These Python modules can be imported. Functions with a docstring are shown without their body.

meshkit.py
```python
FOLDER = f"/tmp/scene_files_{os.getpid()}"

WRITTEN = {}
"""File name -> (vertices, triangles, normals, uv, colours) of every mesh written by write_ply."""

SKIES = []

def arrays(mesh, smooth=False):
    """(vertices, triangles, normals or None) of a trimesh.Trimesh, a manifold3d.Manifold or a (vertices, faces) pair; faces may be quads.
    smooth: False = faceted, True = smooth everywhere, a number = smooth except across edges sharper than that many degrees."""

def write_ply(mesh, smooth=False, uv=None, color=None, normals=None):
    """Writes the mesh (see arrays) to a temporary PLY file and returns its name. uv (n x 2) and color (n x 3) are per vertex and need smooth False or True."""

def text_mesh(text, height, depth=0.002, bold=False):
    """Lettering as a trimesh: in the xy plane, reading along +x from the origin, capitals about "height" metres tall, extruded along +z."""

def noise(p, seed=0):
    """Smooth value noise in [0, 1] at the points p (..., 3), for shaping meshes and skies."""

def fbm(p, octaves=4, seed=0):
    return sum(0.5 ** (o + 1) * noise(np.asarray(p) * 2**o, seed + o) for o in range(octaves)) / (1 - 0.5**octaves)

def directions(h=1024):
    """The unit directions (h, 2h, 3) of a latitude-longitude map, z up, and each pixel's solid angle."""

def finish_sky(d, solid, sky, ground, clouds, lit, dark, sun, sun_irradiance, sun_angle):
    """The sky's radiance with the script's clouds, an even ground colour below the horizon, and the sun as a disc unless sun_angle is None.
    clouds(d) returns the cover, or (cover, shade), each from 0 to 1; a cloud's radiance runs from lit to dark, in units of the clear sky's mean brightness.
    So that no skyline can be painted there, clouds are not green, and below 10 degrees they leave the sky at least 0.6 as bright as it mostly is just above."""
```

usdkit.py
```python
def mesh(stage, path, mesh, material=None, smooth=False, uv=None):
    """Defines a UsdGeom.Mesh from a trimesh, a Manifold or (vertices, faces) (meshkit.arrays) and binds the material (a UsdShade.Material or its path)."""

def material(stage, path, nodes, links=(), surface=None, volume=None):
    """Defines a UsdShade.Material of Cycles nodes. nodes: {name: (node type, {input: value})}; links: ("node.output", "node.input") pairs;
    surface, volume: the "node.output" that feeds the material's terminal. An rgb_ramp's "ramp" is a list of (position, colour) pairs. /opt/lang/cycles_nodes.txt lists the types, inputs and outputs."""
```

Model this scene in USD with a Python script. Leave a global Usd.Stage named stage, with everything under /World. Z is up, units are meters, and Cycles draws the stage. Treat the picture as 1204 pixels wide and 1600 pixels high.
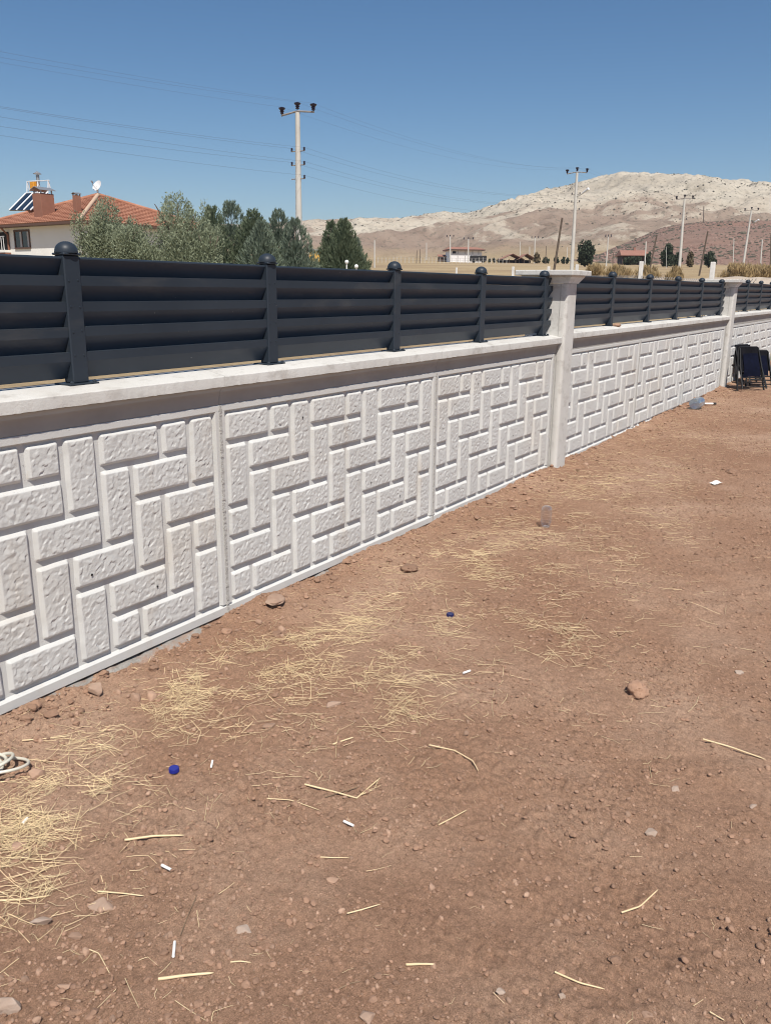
import math
import numpy as np, trimesh, usdkit, meshkit
from pxr import Usd, UsdGeom, UsdLux, UsdShade, Gf, Sdf, Vt

stage = Usd.Stage.CreateInMemory()
UsdGeom.SetStageUpAxis(stage, 'Z'); UsdGeom.SetStageMetersPerUnit(stage, 1.0)
UsdGeom.Xform.Define(stage, '/World'); UsdGeom.Scope.Define(stage, '/World/Looks')
rng = np.random.default_rng(7)

# ------------------------------------------------------------------ camera, sky, sun
FPX, PITCH, ROLL, YAW = 1300.0, .2631, .0113, 1.0016
EYE = np.array([0, -2.671, 1.535])
FW = np.array([math.sin(YAW)*math.cos(PITCH), math.cos(YAW)*math.cos(PITCH), -math.sin(PITCH)])
_r = np.array([math.cos(YAW), -math.sin(YAW), 0]); _u = np.cross(_r, FW)
RT = _r*math.cos(ROLL)+_u*math.sin(ROLL); UP = -_r*math.sin(ROLL)+_u*math.cos(ROLL)
cam = UsdGeom.Camera.Define(stage, '/World/camera')
cam.CreateHorizontalApertureAttr(20.955); cam.CreateVerticalApertureAttr(20.955*1600/1204)
cam.CreateFocalLengthAttr(20.955*FPX/1204); cam.CreateClippingRangeAttr(Gf.Vec2f(.05, 20000))
cam.CreateExposureAttr(0.38)
cam.AddTransformOp().Set(Gf.Matrix4d(*RT, 0, *UP, 0, *(-FW), 0, *EYE, 1))

HAZE = .00014
SUN_EL = math.radians(56)
_az = YAW+math.pi-math.radians(10)                        # behind the camera
SUN = np.array([math.sin(_az)*math.cos(SUN_EL), math.cos(_az)*math.cos(SUN_EL), math.sin(SUN_EL)])
sky_m = usdkit.material(stage, '/World/Looks/sky_air', {
    's': ('sky_texture', {'sky_type': 'single_scattering', 'sun_disc': False, 'sun_elevation': SUN_EL, 'sun_rotation': math.atan2(SUN[0], SUN[1]),
                          'altitude': 900.0, 'air_density': 1.0, 'aerosol_density': .8, 'ozone_density': 1.6}),
    'h': ('hsv', {'hue': .5, 'saturation': 1.28, 'value': .90, 'fac': 1.}),
    'b': ('background_shader', {'strength': 0.078})}, [('s.color', 'h.color'), ('h.color', 'b.color')], surface='b.background')
dome = UsdLux.DomeLight.Define(stage, '/World/sky')
UsdShade.MaterialBindingAPI.Apply(dome.GetPrim()).Bind(sky_m)
dome.GetPrim().SetCustomDataByKey('kind', 'structure'); dome.GetPrim().SetCustomDataByKey('label', 'clear hazy blue sky')
sun = UsdLux.DistantLight.Define(stage, '/World/sun')
sun.CreateNormalizeAttr(True); sun.CreateIntensityAttr(1.15); sun.CreateAngleAttr(0.53); sun.CreateColorAttr(Gf.Vec3f(1, .94, .86))
_z = SUN; _x = np.cross([0, 0, 1], _z); _x /= np.linalg.norm(_x); _y = np.cross(_z, _x)
sun.AddTransformOp().Set(Gf.Matrix4d(*_x, 0, *_y, 0, *_z, 0, 0, 0, 60, 1))

# ------------------------------------------------------------------ helpers
def ray(x, y):
    return FW*FPX+RT*(x-602)-UP*(y-800)
def onY(x, y, Y=0.):
    r = ray(x, y); return EYE+r*(Y-EYE[1])/r[1]
def onZ(x, y, Z=0.):
    r = ray(x, y); return EYE+r*(Z-EYE[2])/r[2]
def at(x, y, d):                                           # the point of that line of sight d metres away over the ground
    r = ray(x, y); return EYE+r*d/math.hypot(r[0], r[1])
def onPlane(x, y, p, n):
    r = ray(x, y); return EYE+r*(np.dot(np.asarray(p)-EYE, n)/np.dot(r, n))

used = {}
def numbered(path):
    k = used.get(path, 0); used[path] = k+1
    return path if k == 0 else f'{path}_{k:03d}'
def tag(o, label=None, cat=None, group=None, kind=None):
    p = o.GetPrim() if hasattr(o, 'GetPrim') else o
    for k, v in (('label', label), ('category', cat), ('group', group), ('kind', kind)):
        if v: p.SetCustomDataByKey(k, v)
    return p
def obj(name, mesh, mat, parent=None, smooth=False, label=None):
    base = parent.GetPath().pathString if parent is not None else '/World'
    p = usdkit.mesh(stage, numbered(base+'/'+name), mesh, mat, smooth=smooth).GetPrim()
    if label: tag(p, label)
    return p
def thing(name, label, cat, loc=(0, 0, 0), rotz=0., group=None, scale=None):
    x = UsdGeom.Xform.Define(stage, numbered('/World/'+name))
    x.AddTranslateOp().Set(Gf.Vec3d(*map(float, loc))); x.AddRotateZOp().Set(math.degrees(rotz))
    if scale is not None: x.AddScaleOp().Set(Gf.Vec3f(*map(float, scale)))
    return tag(x, label, cat, group)
def dup(src, loc, rotz=0., label=None, scale=None, group=None):
    was = src.GetCustomData(); name = src.GetName().rstrip('0123456789').rstrip('_')
    r = thing(name, label or was['label'], was['category'], loc, rotz, group or was.get('group'), scale)
    r.GetReferences().AddInternalReference(src.GetPath()); r.SetInstanceable(True)
    return r
def solo(name, mesh, mat, label, cat, group=None, kind=None, smooth=False):
    o = obj(name, mesh, mat, smooth=smooth); tag(o, label, cat, group, kind); return o

class MB:
    def __init__(s): s.v = []; s.f = []; s.n = 0
    def add(s, v, f):
        v = np.asarray(v, float); f = np.asarray(f, int)
        if f.shape[1] == 4: f = np.vstack([f[:, [0, 1, 2]], f[:, [0, 2, 3]]])
        s.v.append(v); s.f.append(f+s.n); s.n += len(v); return s
    def box(s, lo, hi, bev=0., rz=0., about=None):
        lo = np.asarray(lo, float); hi = np.asarray(hi, float)
        if bev > 0:
            c, h = (lo+hi)/2, (hi-lo)/2; bev = min(bev, .45*h.min()*2)
            pts = []
            for sx in (-1, 1):
                for sy in (-1, 1):
                    for sz in (-1, 1):
                        for k in range(3):
                            q = h-bev; q = q.copy(); q[k] = h[k]; pts.append(c+q*[sx, sy, sz])
            m = trimesh.convex.convex_hull(np.array(pts)); v, f = np.array(m.vertices), np.array(m.faces)
        else:
            v = np.array([[x, y, z] for x in (lo[0], hi[0]) for y in (lo[1], hi[1]) for z in (lo[2], hi[2])])
            f = np.array([[0, 1, 3, 2], [4, 6, 7, 5], [0, 4, 5, 1], [2, 3, 7, 6], [0, 2, 6, 4], [1, 5, 7, 3]])
        if rz:
            o = np.asarray(about if about is not None else (lo+hi)/2, float); c_, s_ = math.cos(rz), math.sin(rz)
            d = v-o; v = o+np.stack([d[:, 0]*c_-d[:, 1]*s_, d[:, 0]*s_+d[:, 1]*c_, d[:, 2]], 1)
        return s.add(v, f)
    def tube(s, pts, r, seg=8, cap=True):
        pts = np.asarray(pts, float); n = len(pts); r = np.broadcast_to(np.asarray(r, float), n)
        t = np.gradient(pts, axis=0); t /= np.maximum(np.linalg.norm(t, axis=1, keepdims=True), 1e-9)
        a = np.array([0, 0, 1.]) if abs(t[0][2]) < .9 else np.array([1., 0, 0])
        V = []
        for i in range(n):
            u = np.cross(a, t[i]); u /= np.linalg.norm(u); w = np.cross(t[i], u); a = w
            th = np.arange(seg)*2*math.pi/seg
            V.append(pts[i]+r[i]*(np.cos(th)[:, None]*u+np.sin(th)[:, None]*w))
            a = np.cross(t[i], u)
        V = np.vstack(V); i, j = np.meshgrid(np.arange(n-1), np.arange(seg), indexing='ij'); i = i.ravel(); j = j.ravel(); k = (j+1) % seg
        F = [np.stack([i*seg+j, i*seg+k, (i+1)*seg+k, (i+1)*seg+j], 1)]
        s.add(V, F[0])
        if cap:
            s.add(np.vstack([V[:seg], pts[:1]]), [[(q+1) % seg, q, seg] for q in range(seg)])
            s.add(np.vstack([V[-seg:], pts[-1:]]), [[q, (q+1) % seg, seg] for q in range(seg)])
        return s
    def lathe(s, prof, seg=16, origin=(0, 0, 0), axis=None):
        prof = np.asarray(prof, float); n = len(prof); th = np.arange(seg)*2*math.pi/seg
        V = np.stack([np.outer(prof[:, 0], np.cos(th)), np.outer(prof[:, 0], np.sin(th)), np.repeat(prof[:, 1:2], seg, 1)], -1).reshape(-1, 3)
        if axis is not None:
            M = trimesh.geometry.align_vectors([0, 0, 1], np.asarray(axis)/np.linalg.norm(axis))[:3, :3]; V = V@M.T
        V = V+np.asarray(origin, float)
        i, j = np.meshgrid(np.arange(n-1), np.arange(seg), indexing='ij'); i = i.ravel(); j = j.ravel(); k = (j+1) % seg
        return s.add(V, np.stack([i*seg+j, i*seg+k, (i+1)*seg+k, (i+1)*seg+j], 1))
    def prism(s, poly, x0, x1, axis=0):                     # polygon (a, b) extruded along x (poly in y, z)
        poly = np.asarray(poly, float); n = len(poly)
        tri = trimesh.creation.triangulate_polygon(__import__('shapely').Polygon(poly), engine='earcut')
        pv, pf = tri
        ring = []
        for x in (x0, x1): ring.append(np.column_stack([np.full(n, x), poly]))
        V = np.vstack(ring); q = np.arange(n); k = (q+1) % n
        s.add(V, np.stack([q, k, k+n, q+n], 1))
        for x, flip in ((x0, 1), (x1, 0)):
            s.add(np.column_stack([np.full(len(pv), x), pv]), pf[:, ::-1] if flip else pf)
        return s
    def mesh(s):
        m = trimesh.Trimesh(np.vstack(s.v), np.vstack(s.f), process=False); return m
    def fix(s):
        m = s.mesh(); m.merge_vertices(); trimesh.repair.fix_normals(m, multibody=True); return m

M = {}
def mat(name, color, rough=.8, var=None, scale=3., var_fac=.5, bump=None, bump_scale=60., bump_dist=.003, metallic=0., spec=.5, layers=(), obj_space=False, detail=6., translucent=None, rand=0.):
    """principled; layers = (noise scale, lo, hi, colour, strength[, stretch]) painted wear, in world space"""
    n = {'p': ('principled_bsdf', {'base_color': color, 'roughness': rough, 'metallic': metallic, 'specular_ior_level': spec})}; L = []
    n['tc'] = ('texture_coordinate', {}) if obj_space else ('geometry', {})
    P = 'tc.object' if obj_space else 'tc.position'
    src = None
    if var is not None:
        n['n0'] = ('noise_texture', {'scale': scale, 'detail': detail, 'roughness': .6}); L.append((P, 'n0.vector'))
        n['r0'] = ('rgb_ramp', {'ramp': [(.5-.5*var_fac*.5-.02, color), (.5+.25*var_fac+.02, var)]}); L.append(('n0.fac', 'r0.fac')); src = 'r0.color'
    for i, l in enumerate(layers):
        sc, lo, hi, c, st = l[:5]; k = f'l{i}'
        if len(l) > 5:
            n[k+'m'] = ('mapping', {'scale': l[5]}); L.append((P, k+'m.vector'))
        n[k+'n'] = ('noise_texture', {'scale': sc, 'detail': 5., 'roughness': .62}); L.append(((k+'m.vector') if len(l) > 5 else P, k+'n.vector'))
        n[k+'r'] = ('map_range', {'from_min': lo, 'from_max': hi, 'to_min': 0., 'to_max': st, 'clamp': True}); L.append((k+'n.fac', k+'r.value'))
        n[k+'x'] = ('mix_color', {'a': color, 'b': c}); L.append((k+'r.result', k+'x.fac'))
        if src: L.append((src, k+'x.a'))
        src = k+'x.result'
    if rand:
        n['oi'] = ('object_info', {}); n['rr'] = ('map_range', {'from_min': 0., 'from_max': 1., 'to_min': 1-rand, 'to_max': 1+rand}); L.append(('oi.random', 'rr.result' if 0 else 'rr.value'))
        n['hs'] = ('hsv', {'hue': .5, 'saturation': 1., 'value': 1., 'fac': 1., 'color': color}); L.append(('rr.result', 'hs.value'))
        if src: L.append((src, 'hs.color'))
        src = 'hs.color'
    if src: L.append((src, 'p.base_color'))
    if bump:
        n['bn'] = ('noise_texture', {'scale': bump_scale, 'detail': 5., 'roughness': .65}); L.append((P, 'bn.vector'))
        n['bb'] = ('bump', {'strength': bump, 'distance': bump_dist}); L += [('bn.fac', 'bb.height'), ('bb.normal', 'p.normal')]
    surf = 'p.BSDF'
    if translucent:
        n['t'] = ('translucent_bsdf', {'color': translucent}); n['mx'] = ('mix_closure', {'fac': .3}); L += [('p.BSDF', 'mx.closure1'), ('t.BSDF', 'mx.closure2')]; surf = 'mx.closure'
        if src: L.append((src, 't.color'))
    M[name] = usdkit.material(stage, '/World/Looks/'+name, n, L, surface=surf); return M[name]

mat('white_panel', (.55, .552, .535), .8, (.495, .495, .478), 2.2, .8, .5, 170., .0022, spec=.2,
    layers=[(5., .60, .74, (.40, .37, .33), .45), (1.3, .5, .72, (.50, .47, .42), .6), (95., .66, .72, (.26, .25, .23), .7), (18., .62, .70, (.44, .42, .385), .5), (3.1, .60, .72, (.46, .41, .35), .5, (1.6, 1., .35))])
mat('white_concrete', (.585, .575, .545), .8, (.51, .50, .47), 3., .8, .5, 90., .003, spec=.25,
    layers=[(14., .53, .68, (.36, .34, .31), .6, (.6, 1., 1.)), (2.2, .52, .7, (.47, .44, .40), .6), (60., .66, .74, (.30, .28, .26), .5)])
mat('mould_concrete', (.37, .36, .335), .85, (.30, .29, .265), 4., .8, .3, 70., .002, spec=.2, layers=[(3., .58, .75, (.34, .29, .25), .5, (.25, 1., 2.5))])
mat('mortar', (.50, .49, .46), .9, (.36, .35, .33), 25., .9, .9, 120., .006, spec=.2)
mat('footing', (.34, .325, .30), .95, (.22, .20, .18), 18., .9, 1., 80., .01, spec=.1, layers=[(9., .5, .65, (.36, .22, .15), .7)])
mat('fence_paint', (.020, .028, .039), .46, (.026, .035, .047), 3., .6, .06, 400., .0006, spec=.28,
    layers=[(7., .56, .74, (.085, .082, .078), .4, (.3, 1., 1.)), (46., .70, .77, (.30, .29, .28), .5)])
mat('galvanised', (.5, .5, .5), .45, (.35, .35, .35), 30., .8, metallic=.8)
mat('pole_concrete', (.55, .53, .49), .9, (.46, .44, .40), 1.5, .8, .3, 60., .003)
mat('pole_wood', (.075, .055, .042), .95, (.13, .10, .075), 2., .9)
mat('rust_steel', (.20, .15, .12), .7, (.30, .28, .26), 8., .9)
mat('porcelain', (.018, .014, .03), .25)
mat('cable', (.10, .10, .11), .6)
mat('black_metal', (.010, .010, .011), .45, spec=.3); mat('black_cloth', (.006, .006, .008), .9, (.010, .010, .013), 12., spec=.08); mat('navy_cloth', (.005, .007, .020), .9, (.003, .004, .010), 25., .9, spec=.08)
mat('straw', (.82, .665, .41), .6, (.60, .45, .26), 2.2, .9, rand=.28)
mat('pale_straw', (.72, .59, .37), .65, (.58, .44, .25), 15., .9)
mat('dark_stick', (.12, .08, .05), .9, (.30, .21, .13), 20., .9)
mat('pebble', (.37, .245, .172), .95, (.28, .175, .118), 8., .9, .4, 90., .003, rand=.22)
mat('clod', (.30, .184, .122), .98, (.24, .142, .093), 20., .9, .8, 60., .006, rand=.22)
mat('pale_stone', (.38, .275, .205), .95, (.28, .18, .127), 16., .9, .7, 90., .006)
mat('grey_stone', (.41, .33, .27), .95, (.30, .21, .155), 18., .9, .7, 90., .006)
mat('blue_plastic', (.01, .02, .22), .3); mat('navy_plastic', (.012, .018, .09), .3)
mat('paper_white', (.80, .79, .76), .7); mat('white_plastic', (.75, .75, .74), .35); mat('tan_filter', (.62, .42, .2), .8)
mat('hose_rubber', (.60, .58, .50), .5, (.46, .44, .37), 8., .8, .2, 200.)
mat('roof_tile', (.36, .165, .10), .9, (.27, .115, .07), 1.8, .9, layers=[(.6, .5, .7, (.42, .215, .14), .6)])
mat('far_roof', (.31, .155, .11), .9, (.25, .12, .085), .5, .9)
mat('house_white', (.80, .79, .75), .85, (.74, .73, .68), .8, .8); mat('barn_white', (.74, .73, .72), .8, (.66, .64, .63), .4, .8)
mat('brown_render', (.27, .125, .085), .9, (.22, .10, .065), 1.5, .9); mat('brown_frame', (.10, .055, .04), .6); mat('hip_tile', (.48, .34, .24), .9)
mat('dark_opening', (.018, .017, .018), .9); mat('dark_timber', (.05, .035, .03), .9, (.08, .05, .04), 2.)
mat('curtain', (.55, .53, .52), .9, (.35, .33, .33), 9., .9)
mat('solar_glass', (.012, .016, .022), .12, spec=.6); mat('white_metal', (.70, .70, .70), .4); mat('tin', (.35, .36, .37), .45, metallic=.6)
mat('orange_plastic', (.72, .33, .03), .5, (.62, .25, .02), 4.); mat('yellow_paint', (.55, .33, .08), .8, (.48, .28, .06), 1.)
mat('window_glass', (.03, .035, .04), .12, spec=.7)
mat('grey_leaf', (.30, .335, .225), .75, (.205, .235, .145), 1.1, .9, translucent=(.2, .22, .1), rand=.0)
mat('blue_juniper', (.225, .275, .205), .8, (.15, .19, .135), 1.3, .9, translucent=(.1, .14, .08))
mat('dark_juniper', (.115, .15, .085), .8, (.165, .20, .12), 1.3, .9, translucent=(.06, .09, .03))
mat('far_leaf', (.042, .055, .028), .85, (.028, .038, .02), .8, .9); mat('dry_bush', (.16, .12, .065), .9, (.11, .085, .045), .8, .9)
mat('bark', (.11, .08, .06), .95, (.17, .13, .10), 9., .9)
mat('shrub_dark', (.07, .066, .048), .95, (.10, .088, .062), .05); mat('rubble', (.17, .095, .075), .95, (.30, .20, .16), .2, .9)
mat('dry_grass', (.36, .26, .135), .9, (.28, .20, .095), .5, .9)
mat('gravel_berm', (.42, .36, .29), .95, (.33, .27, .21), 2., .9, .8, 8., .05)
mat('post_white', (.72, .71, .68), .8, (.6, .58, .55), 4.)
mat('wire', (.28, .26, .24), .6)

def clear_mat(name, tint, fac_lo=.12):
    return usdkit.material(stage, '/World/Looks/'+name, {
        't': ('transparent_bsdf', {'color': tint}), 'g': ('glossy_bsdf', {'color': (1, 1, 1), 'roughness': .08}), 'd': ('diffuse_bsdf', {'color': (.55, .56, .58)}),
        'f': ('layer_weight', {'blend': .35}), 'r': ('map_range', {'from_min': 0., 'from_max': 1., 'to_min': fac_lo, 'to_max': .75, 'clamp': True}),
        'm0': ('mix_closure', {'fac': .25}), 'm': ('mix_closure', {})},
        [('f.facing', 'r.value'), ('g.BSDF', 'm0.closure1'), ('d.BSDF', 'm0.closure2'), ('r.result', 'm.fac'), ('t.BSDF', 'm.closure1'), ('m0.closure', 'm.closure2')], surface='m.closure')
M['clear_pet'] = clear_mat('clear_pet', (.88, .87, .88), .04); M['blue_pet'] = clear_mat('blue_pet', (.55, .72, .85), .25)

# soil: red brown earth, damp and dusty areas, small pale grains
def soil():
    n = {'g': ('geometry', {}), 'p': ('principled_bsdf', {'roughness': .95, 'specular_ior_level': .15}),
         'a': ('noise_texture', {'scale': .9, 'detail': 6., 'roughness': .6}), 'ra': ('rgb_ramp', {'ramp': [(.32, (.262, .152, .098)), (.50, (.300, .184, .122)), (.66, (.365, .243, .170))]}),
         'b': ('noise_texture', {'scale': 70., 'detail': 7., 'roughness': .8}), 'rb': ('rgb_ramp', {'ramp': [(.3, (.5, .48, .46)), (.5, (1, 1, 1)), (.72, (1.35, 1.35, 1.35))]}),
         'm': ('mix_color', {'blend_type': 'multiply', 'fac': .85}), 'k': ('noise_texture', {'scale': 310., 'detail': 3., 'roughness': .8}), 'rk': ('rgb_ramp', {'ramp': [(.36, (.42, .40, .38)), (.47, (.92, .92, .92)), (.56, (1.02, 1.02, 1.02)), (.68, (1.65, 1.62, 1.58))]}), 'mk': ('mix_color', {'blend_type': 'multiply', 'fac': .8}),
         'v': ('voronoi_texture', {'scale': 95., 'randomness': 1.}), 'vr': ('map_range', {'from_min': .10, 'from_max': .24, 'to_min': 1., 'to_max': 0., 'clamp': True}),
         'vs': ('separate_color', {}), 'vg': ('math', {'math_type': 'greater_than', 'value2': .82}), 'vm': ('math', {'math_type': 'multiply'}),
         'vm2': ('math', {'math_type': 'multiply', 'value2': .55}), 'mg': ('mix_color', {'b': (.42, .31, .235)}),
         'bn': ('noise_texture', {'scale': 75., 'detail': 7., 'roughness': .78}), 'bb': ('bump', {'strength': 1., 'distance': .008}),
         'bv': ('bump', {'strength': .35, 'distance': .004})}
    L = [('g.position', 'a.vector'), ('g.position', 'b.vector'), ('g.position', 'v.vector'), ('g.position', 'bn.vector'), ('a.fac', 'ra.fac'), ('b.fac', 'rb.fac'),
         ('ra.color', 'm.a'), ('rb.color', 'm.b'), ('v.distance', 'vr.value'), ('v.color', 'vs.color'), ('vs.r', 'vg.value1'), ('vr.result', 'vm.value1'), ('vg.value', 'vm.value2'),
         ('vm.value', 'vm2.value1'), ('vm2.value', 'mg.fac'), ('g.position', 'k.vector'), ('k.fac', 'rk.fac'), ('m.result', 'mk.a'), ('rk.color', 'mk.b'), ('mk.result', 'mg.a'), ('mg.result', 'p.base_color'), ('bn.fac', 'bb.height'), ('vm.value', 'bv.height'), ('bb.normal', 'bv.normal'), ('bv.normal', 'p.normal')]
    return usdkit.material(stage, '/World/Looks/soil', n, L, surface='p.BSDF')
M['soil'] = soil()

def field_mat():
    n = {'g': ('geometry', {}), 'p': ('principled_bsdf', {'roughness': .95, 'specular_ior_level': .1}),
         'mp': ('mapping', {'scale': (1., 1., 1.)}), 'a': ('noise_texture', {'scale': .05, 'detail': 8., 'roughness': .62}),
         'ra': ('rgb_ramp', {'ramp': [(.32, (.26, .19, .125)), (.48, (.34, .255, .15)), (.62, (.385, .30, .185)), (.75, (.32, .25, .175))]}),
         'b': ('noise_texture', {'scale': 2.5, 'detail': 8., 'roughness': .75}), 'rb': ('rgb_ramp', {'ramp': [(.3, (.62, .62, .6)), (.55, (1, 1, 1)), (.75, (1.2, 1.2, 1.15))]}),
         'm': ('mix_color', {'blend_type': 'multiply', 'fac': .8}), 'bb': ('bump', {'strength': .8, 'distance': .08})}
    L = [('g.position', 'a.vector'), ('g.position', 'b.vector'), ('a.fac', 'ra.fac'), ('b.fac', 'rb.fac'), ('ra.color', 'm.a'), ('rb.color', 'm.b'), ('m.result', 'p.base_color'),
         ('b.fac', 'bb.height'), ('bb.normal', 'p.normal')]
    return usdkit.material(stage, '/World/Looks/field_grass', n, L, surface='p.BSDF')
M['field'] = field_mat()

def hill_mat():
    """pale rock and dry scrub high up, pink brown earth lower down, straw coloured fields at the foot"""
    n = {'g': ('geometry', {}), 'p': ('principled_bsdf', {'roughness': 1., 'specular_ior_level': .05}),
         'a': ('noise_texture', {'scale': .0075, 'detail': 9., 'roughness': .66, 'distortion': .6}), 's': ('separate_xyz', {}),
         'zr': ('map_range', {'from_min': 15., 'from_max': 70., 'to_min': -.13, 'to_max': .13, 'clamp': True}), 'ad': ('math', {'math_type': 'add'}),
         'ra': ('rgb_ramp', {'ramp': [(.28, (.31, .24, .17)), (.36, (.275, .205, .157)), (.462, (.315, .245, .19)), (.485, (.44, .375, .295)), (.60, (.52, .465, .375)), (.74, (.41, .36, .285))]}),
         'c': ('noise_texture', {'scale': .05, 'detail': 10., 'roughness': .78}), 'rc': ('rgb_ramp', {'ramp': [(.32, (.55, .53, .5)), (.46, (.95, .95, .95)), (.58, (1.0, 1.0, 1.0)), (.68, (1.2, 1.19, 1.17))]}), 'd': ('noise_texture', {'scale': .26, 'detail': 5., 'roughness': .7}), 'dr': ('map_range', {'from_min': .55, 'from_max': .63, 'to_min': 0., 'to_max': .6, 'clamp': True}), 'md': ('mix_color', {'b': (.10, .095, .07)}), 'm': ('mix_color', {'blend_type': 'multiply', 'fac': .85}),
         'fz': ('map_range', {'from_min': 14., 'from_max': 30., 'to_min': 1., 'to_max': 0., 'clamp': True}), 'mf': ('mix_color', {'b': (.40, .305, .18)}),
         'bb': ('bump', {'strength': 1., 'distance': 3.2})}
    L = [('g.position', 'a.vector'), ('g.position', 's.vector'), ('g.position', 'c.vector'), ('s.z', 'zr.value'), ('a.fac', 'ad.value1'), ('zr.result', 'ad.value2'), ('ad.value', 'ra.fac'),
         ('c.fac', 'rc.fac'), ('ra.color', 'm.a'), ('rc.color', 'm.b'), ('g.position', 'd.vector'), ('d.fac', 'dr.value'), ('dr.result', 'md.fac'), ('s.z', 'fz.value'), ('fz.result', 'mf.fac'), ('m.result', 'md.a'), ('md.result', 'mf.a'), ('mf.result', 'p.base_color'), ('c.fac', 'bb.height'), ('bb.normal', 'p.normal')]
    return usdkit.material(stage, '/World/Looks/hill_rock', n, L, surface='p.BSDF')
M['hill'] = hill_mat()
mat('red_earth', (.165, .104, .08), .95, (.235, .16, .125), .12, .9, .8, .9, .3, spec=.1, layers=[(.9, .5, .66, (.28, .20, .16), .6), (.02, .5, .7, (.25, .14, .10), .6)])

# ------------------------------------------------------------------ ground
FH = np.array([math.sin(YAW), math.cos(YAW)])
def softp(t, k=5.): return k*np.logaddexp(0, t/k)
def rise(X, Y):
    q = (np.asarray(X)-EYE[0])*FH[0]+(np.asarray(Y)-EYE[1])*FH[1]
    return 0.038*softp(q-14, 4.)
def base_yard(X, Y):
    X = np.asarray(X, float)
    return -.034+.0047*np.clip(X-1.5, -3, 14)+.6*rise(X, Y)
def n3(X, Y, s, seed): return meshkit.noise(np.stack([X*s, Y*s, np.full_like(X, seed*7.3)], -1), seed)-.5
def yard(X, Y):
    X = np.asarray(X, float); Y = np.asarray(Y, float); z = base_yard(X, Y)
    z = z+.045*n3(X, Y, .8, 1)*np.clip(-Y/.6, .1, 1)+.022*n3(X, Y, 2.7, 2)+.013*n3(X, Y, 8., 3)+.009*n3(X, Y, 21., 4)
    c = np.clip(1.6*n3(X, Y, 2.6, 9)+1.1*n3(X, Y, 9., 10)+.55, 0, 1)
    z = z+(.2+.8*c)*(.034*np.abs(n3(X, Y, 36., 5))+.026*np.abs(n3(X, Y, 71., 6))+.016*np.abs(n3(X, Y, 118., 7)))-.008
    return z+.04*np.exp(-np.maximum(-Y-.03, 0)/.07)*np.clip(1.3*n3(X, Y, 3.7, 8)+.8*n3(X, Y, 13., 18)+.45, 0, 1)
def field(X, Y):
    X = np.asarray(X, float); Y = np.asarray(Y, float)
    return .10+rise(X, Y)+.10*n3(X, Y, .35, 11)+.5*n3(X, Y, .03, 12)*np.clip((np.hypot(X, Y)-20)/60, 0, 1)
def grid(xs, ys, fn):
    X, Y = np.meshgrid(xs, ys, indexing='ij'); Z = fn(X, Y); nx, ny = len(xs), len(ys)
    v = np.stack([X, Y, Z], -1).reshape(-1, 3); i, j = np.meshgrid(np.arange(nx-1), np.arange(ny-1), indexing='ij'); a = (i*ny+j).ravel()
    return v, np.stack([a, a+ny, a+ny+1, a+1], 1)
def spaced(stops):                                         # (coordinate, step) pairs, the step changes linearly
    out = [stops[0][0]]
    for (a, sa), (b, sb) in zip(stops, stops[1:]):
        n = max(2, int(round((b-a)*math.log(sb/sa)/(sb-sa) if abs(sb-sa) > 1e-9 else (b-a)/sa))); t = np.arange(1, n+1)/n
        out += list(a+(b-a)*((sb/sa)**t-1)/(sb/sa-1) if abs(sb-sa) > 1e-9 else a+(b-a)*t)
    return np.array(out)
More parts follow.
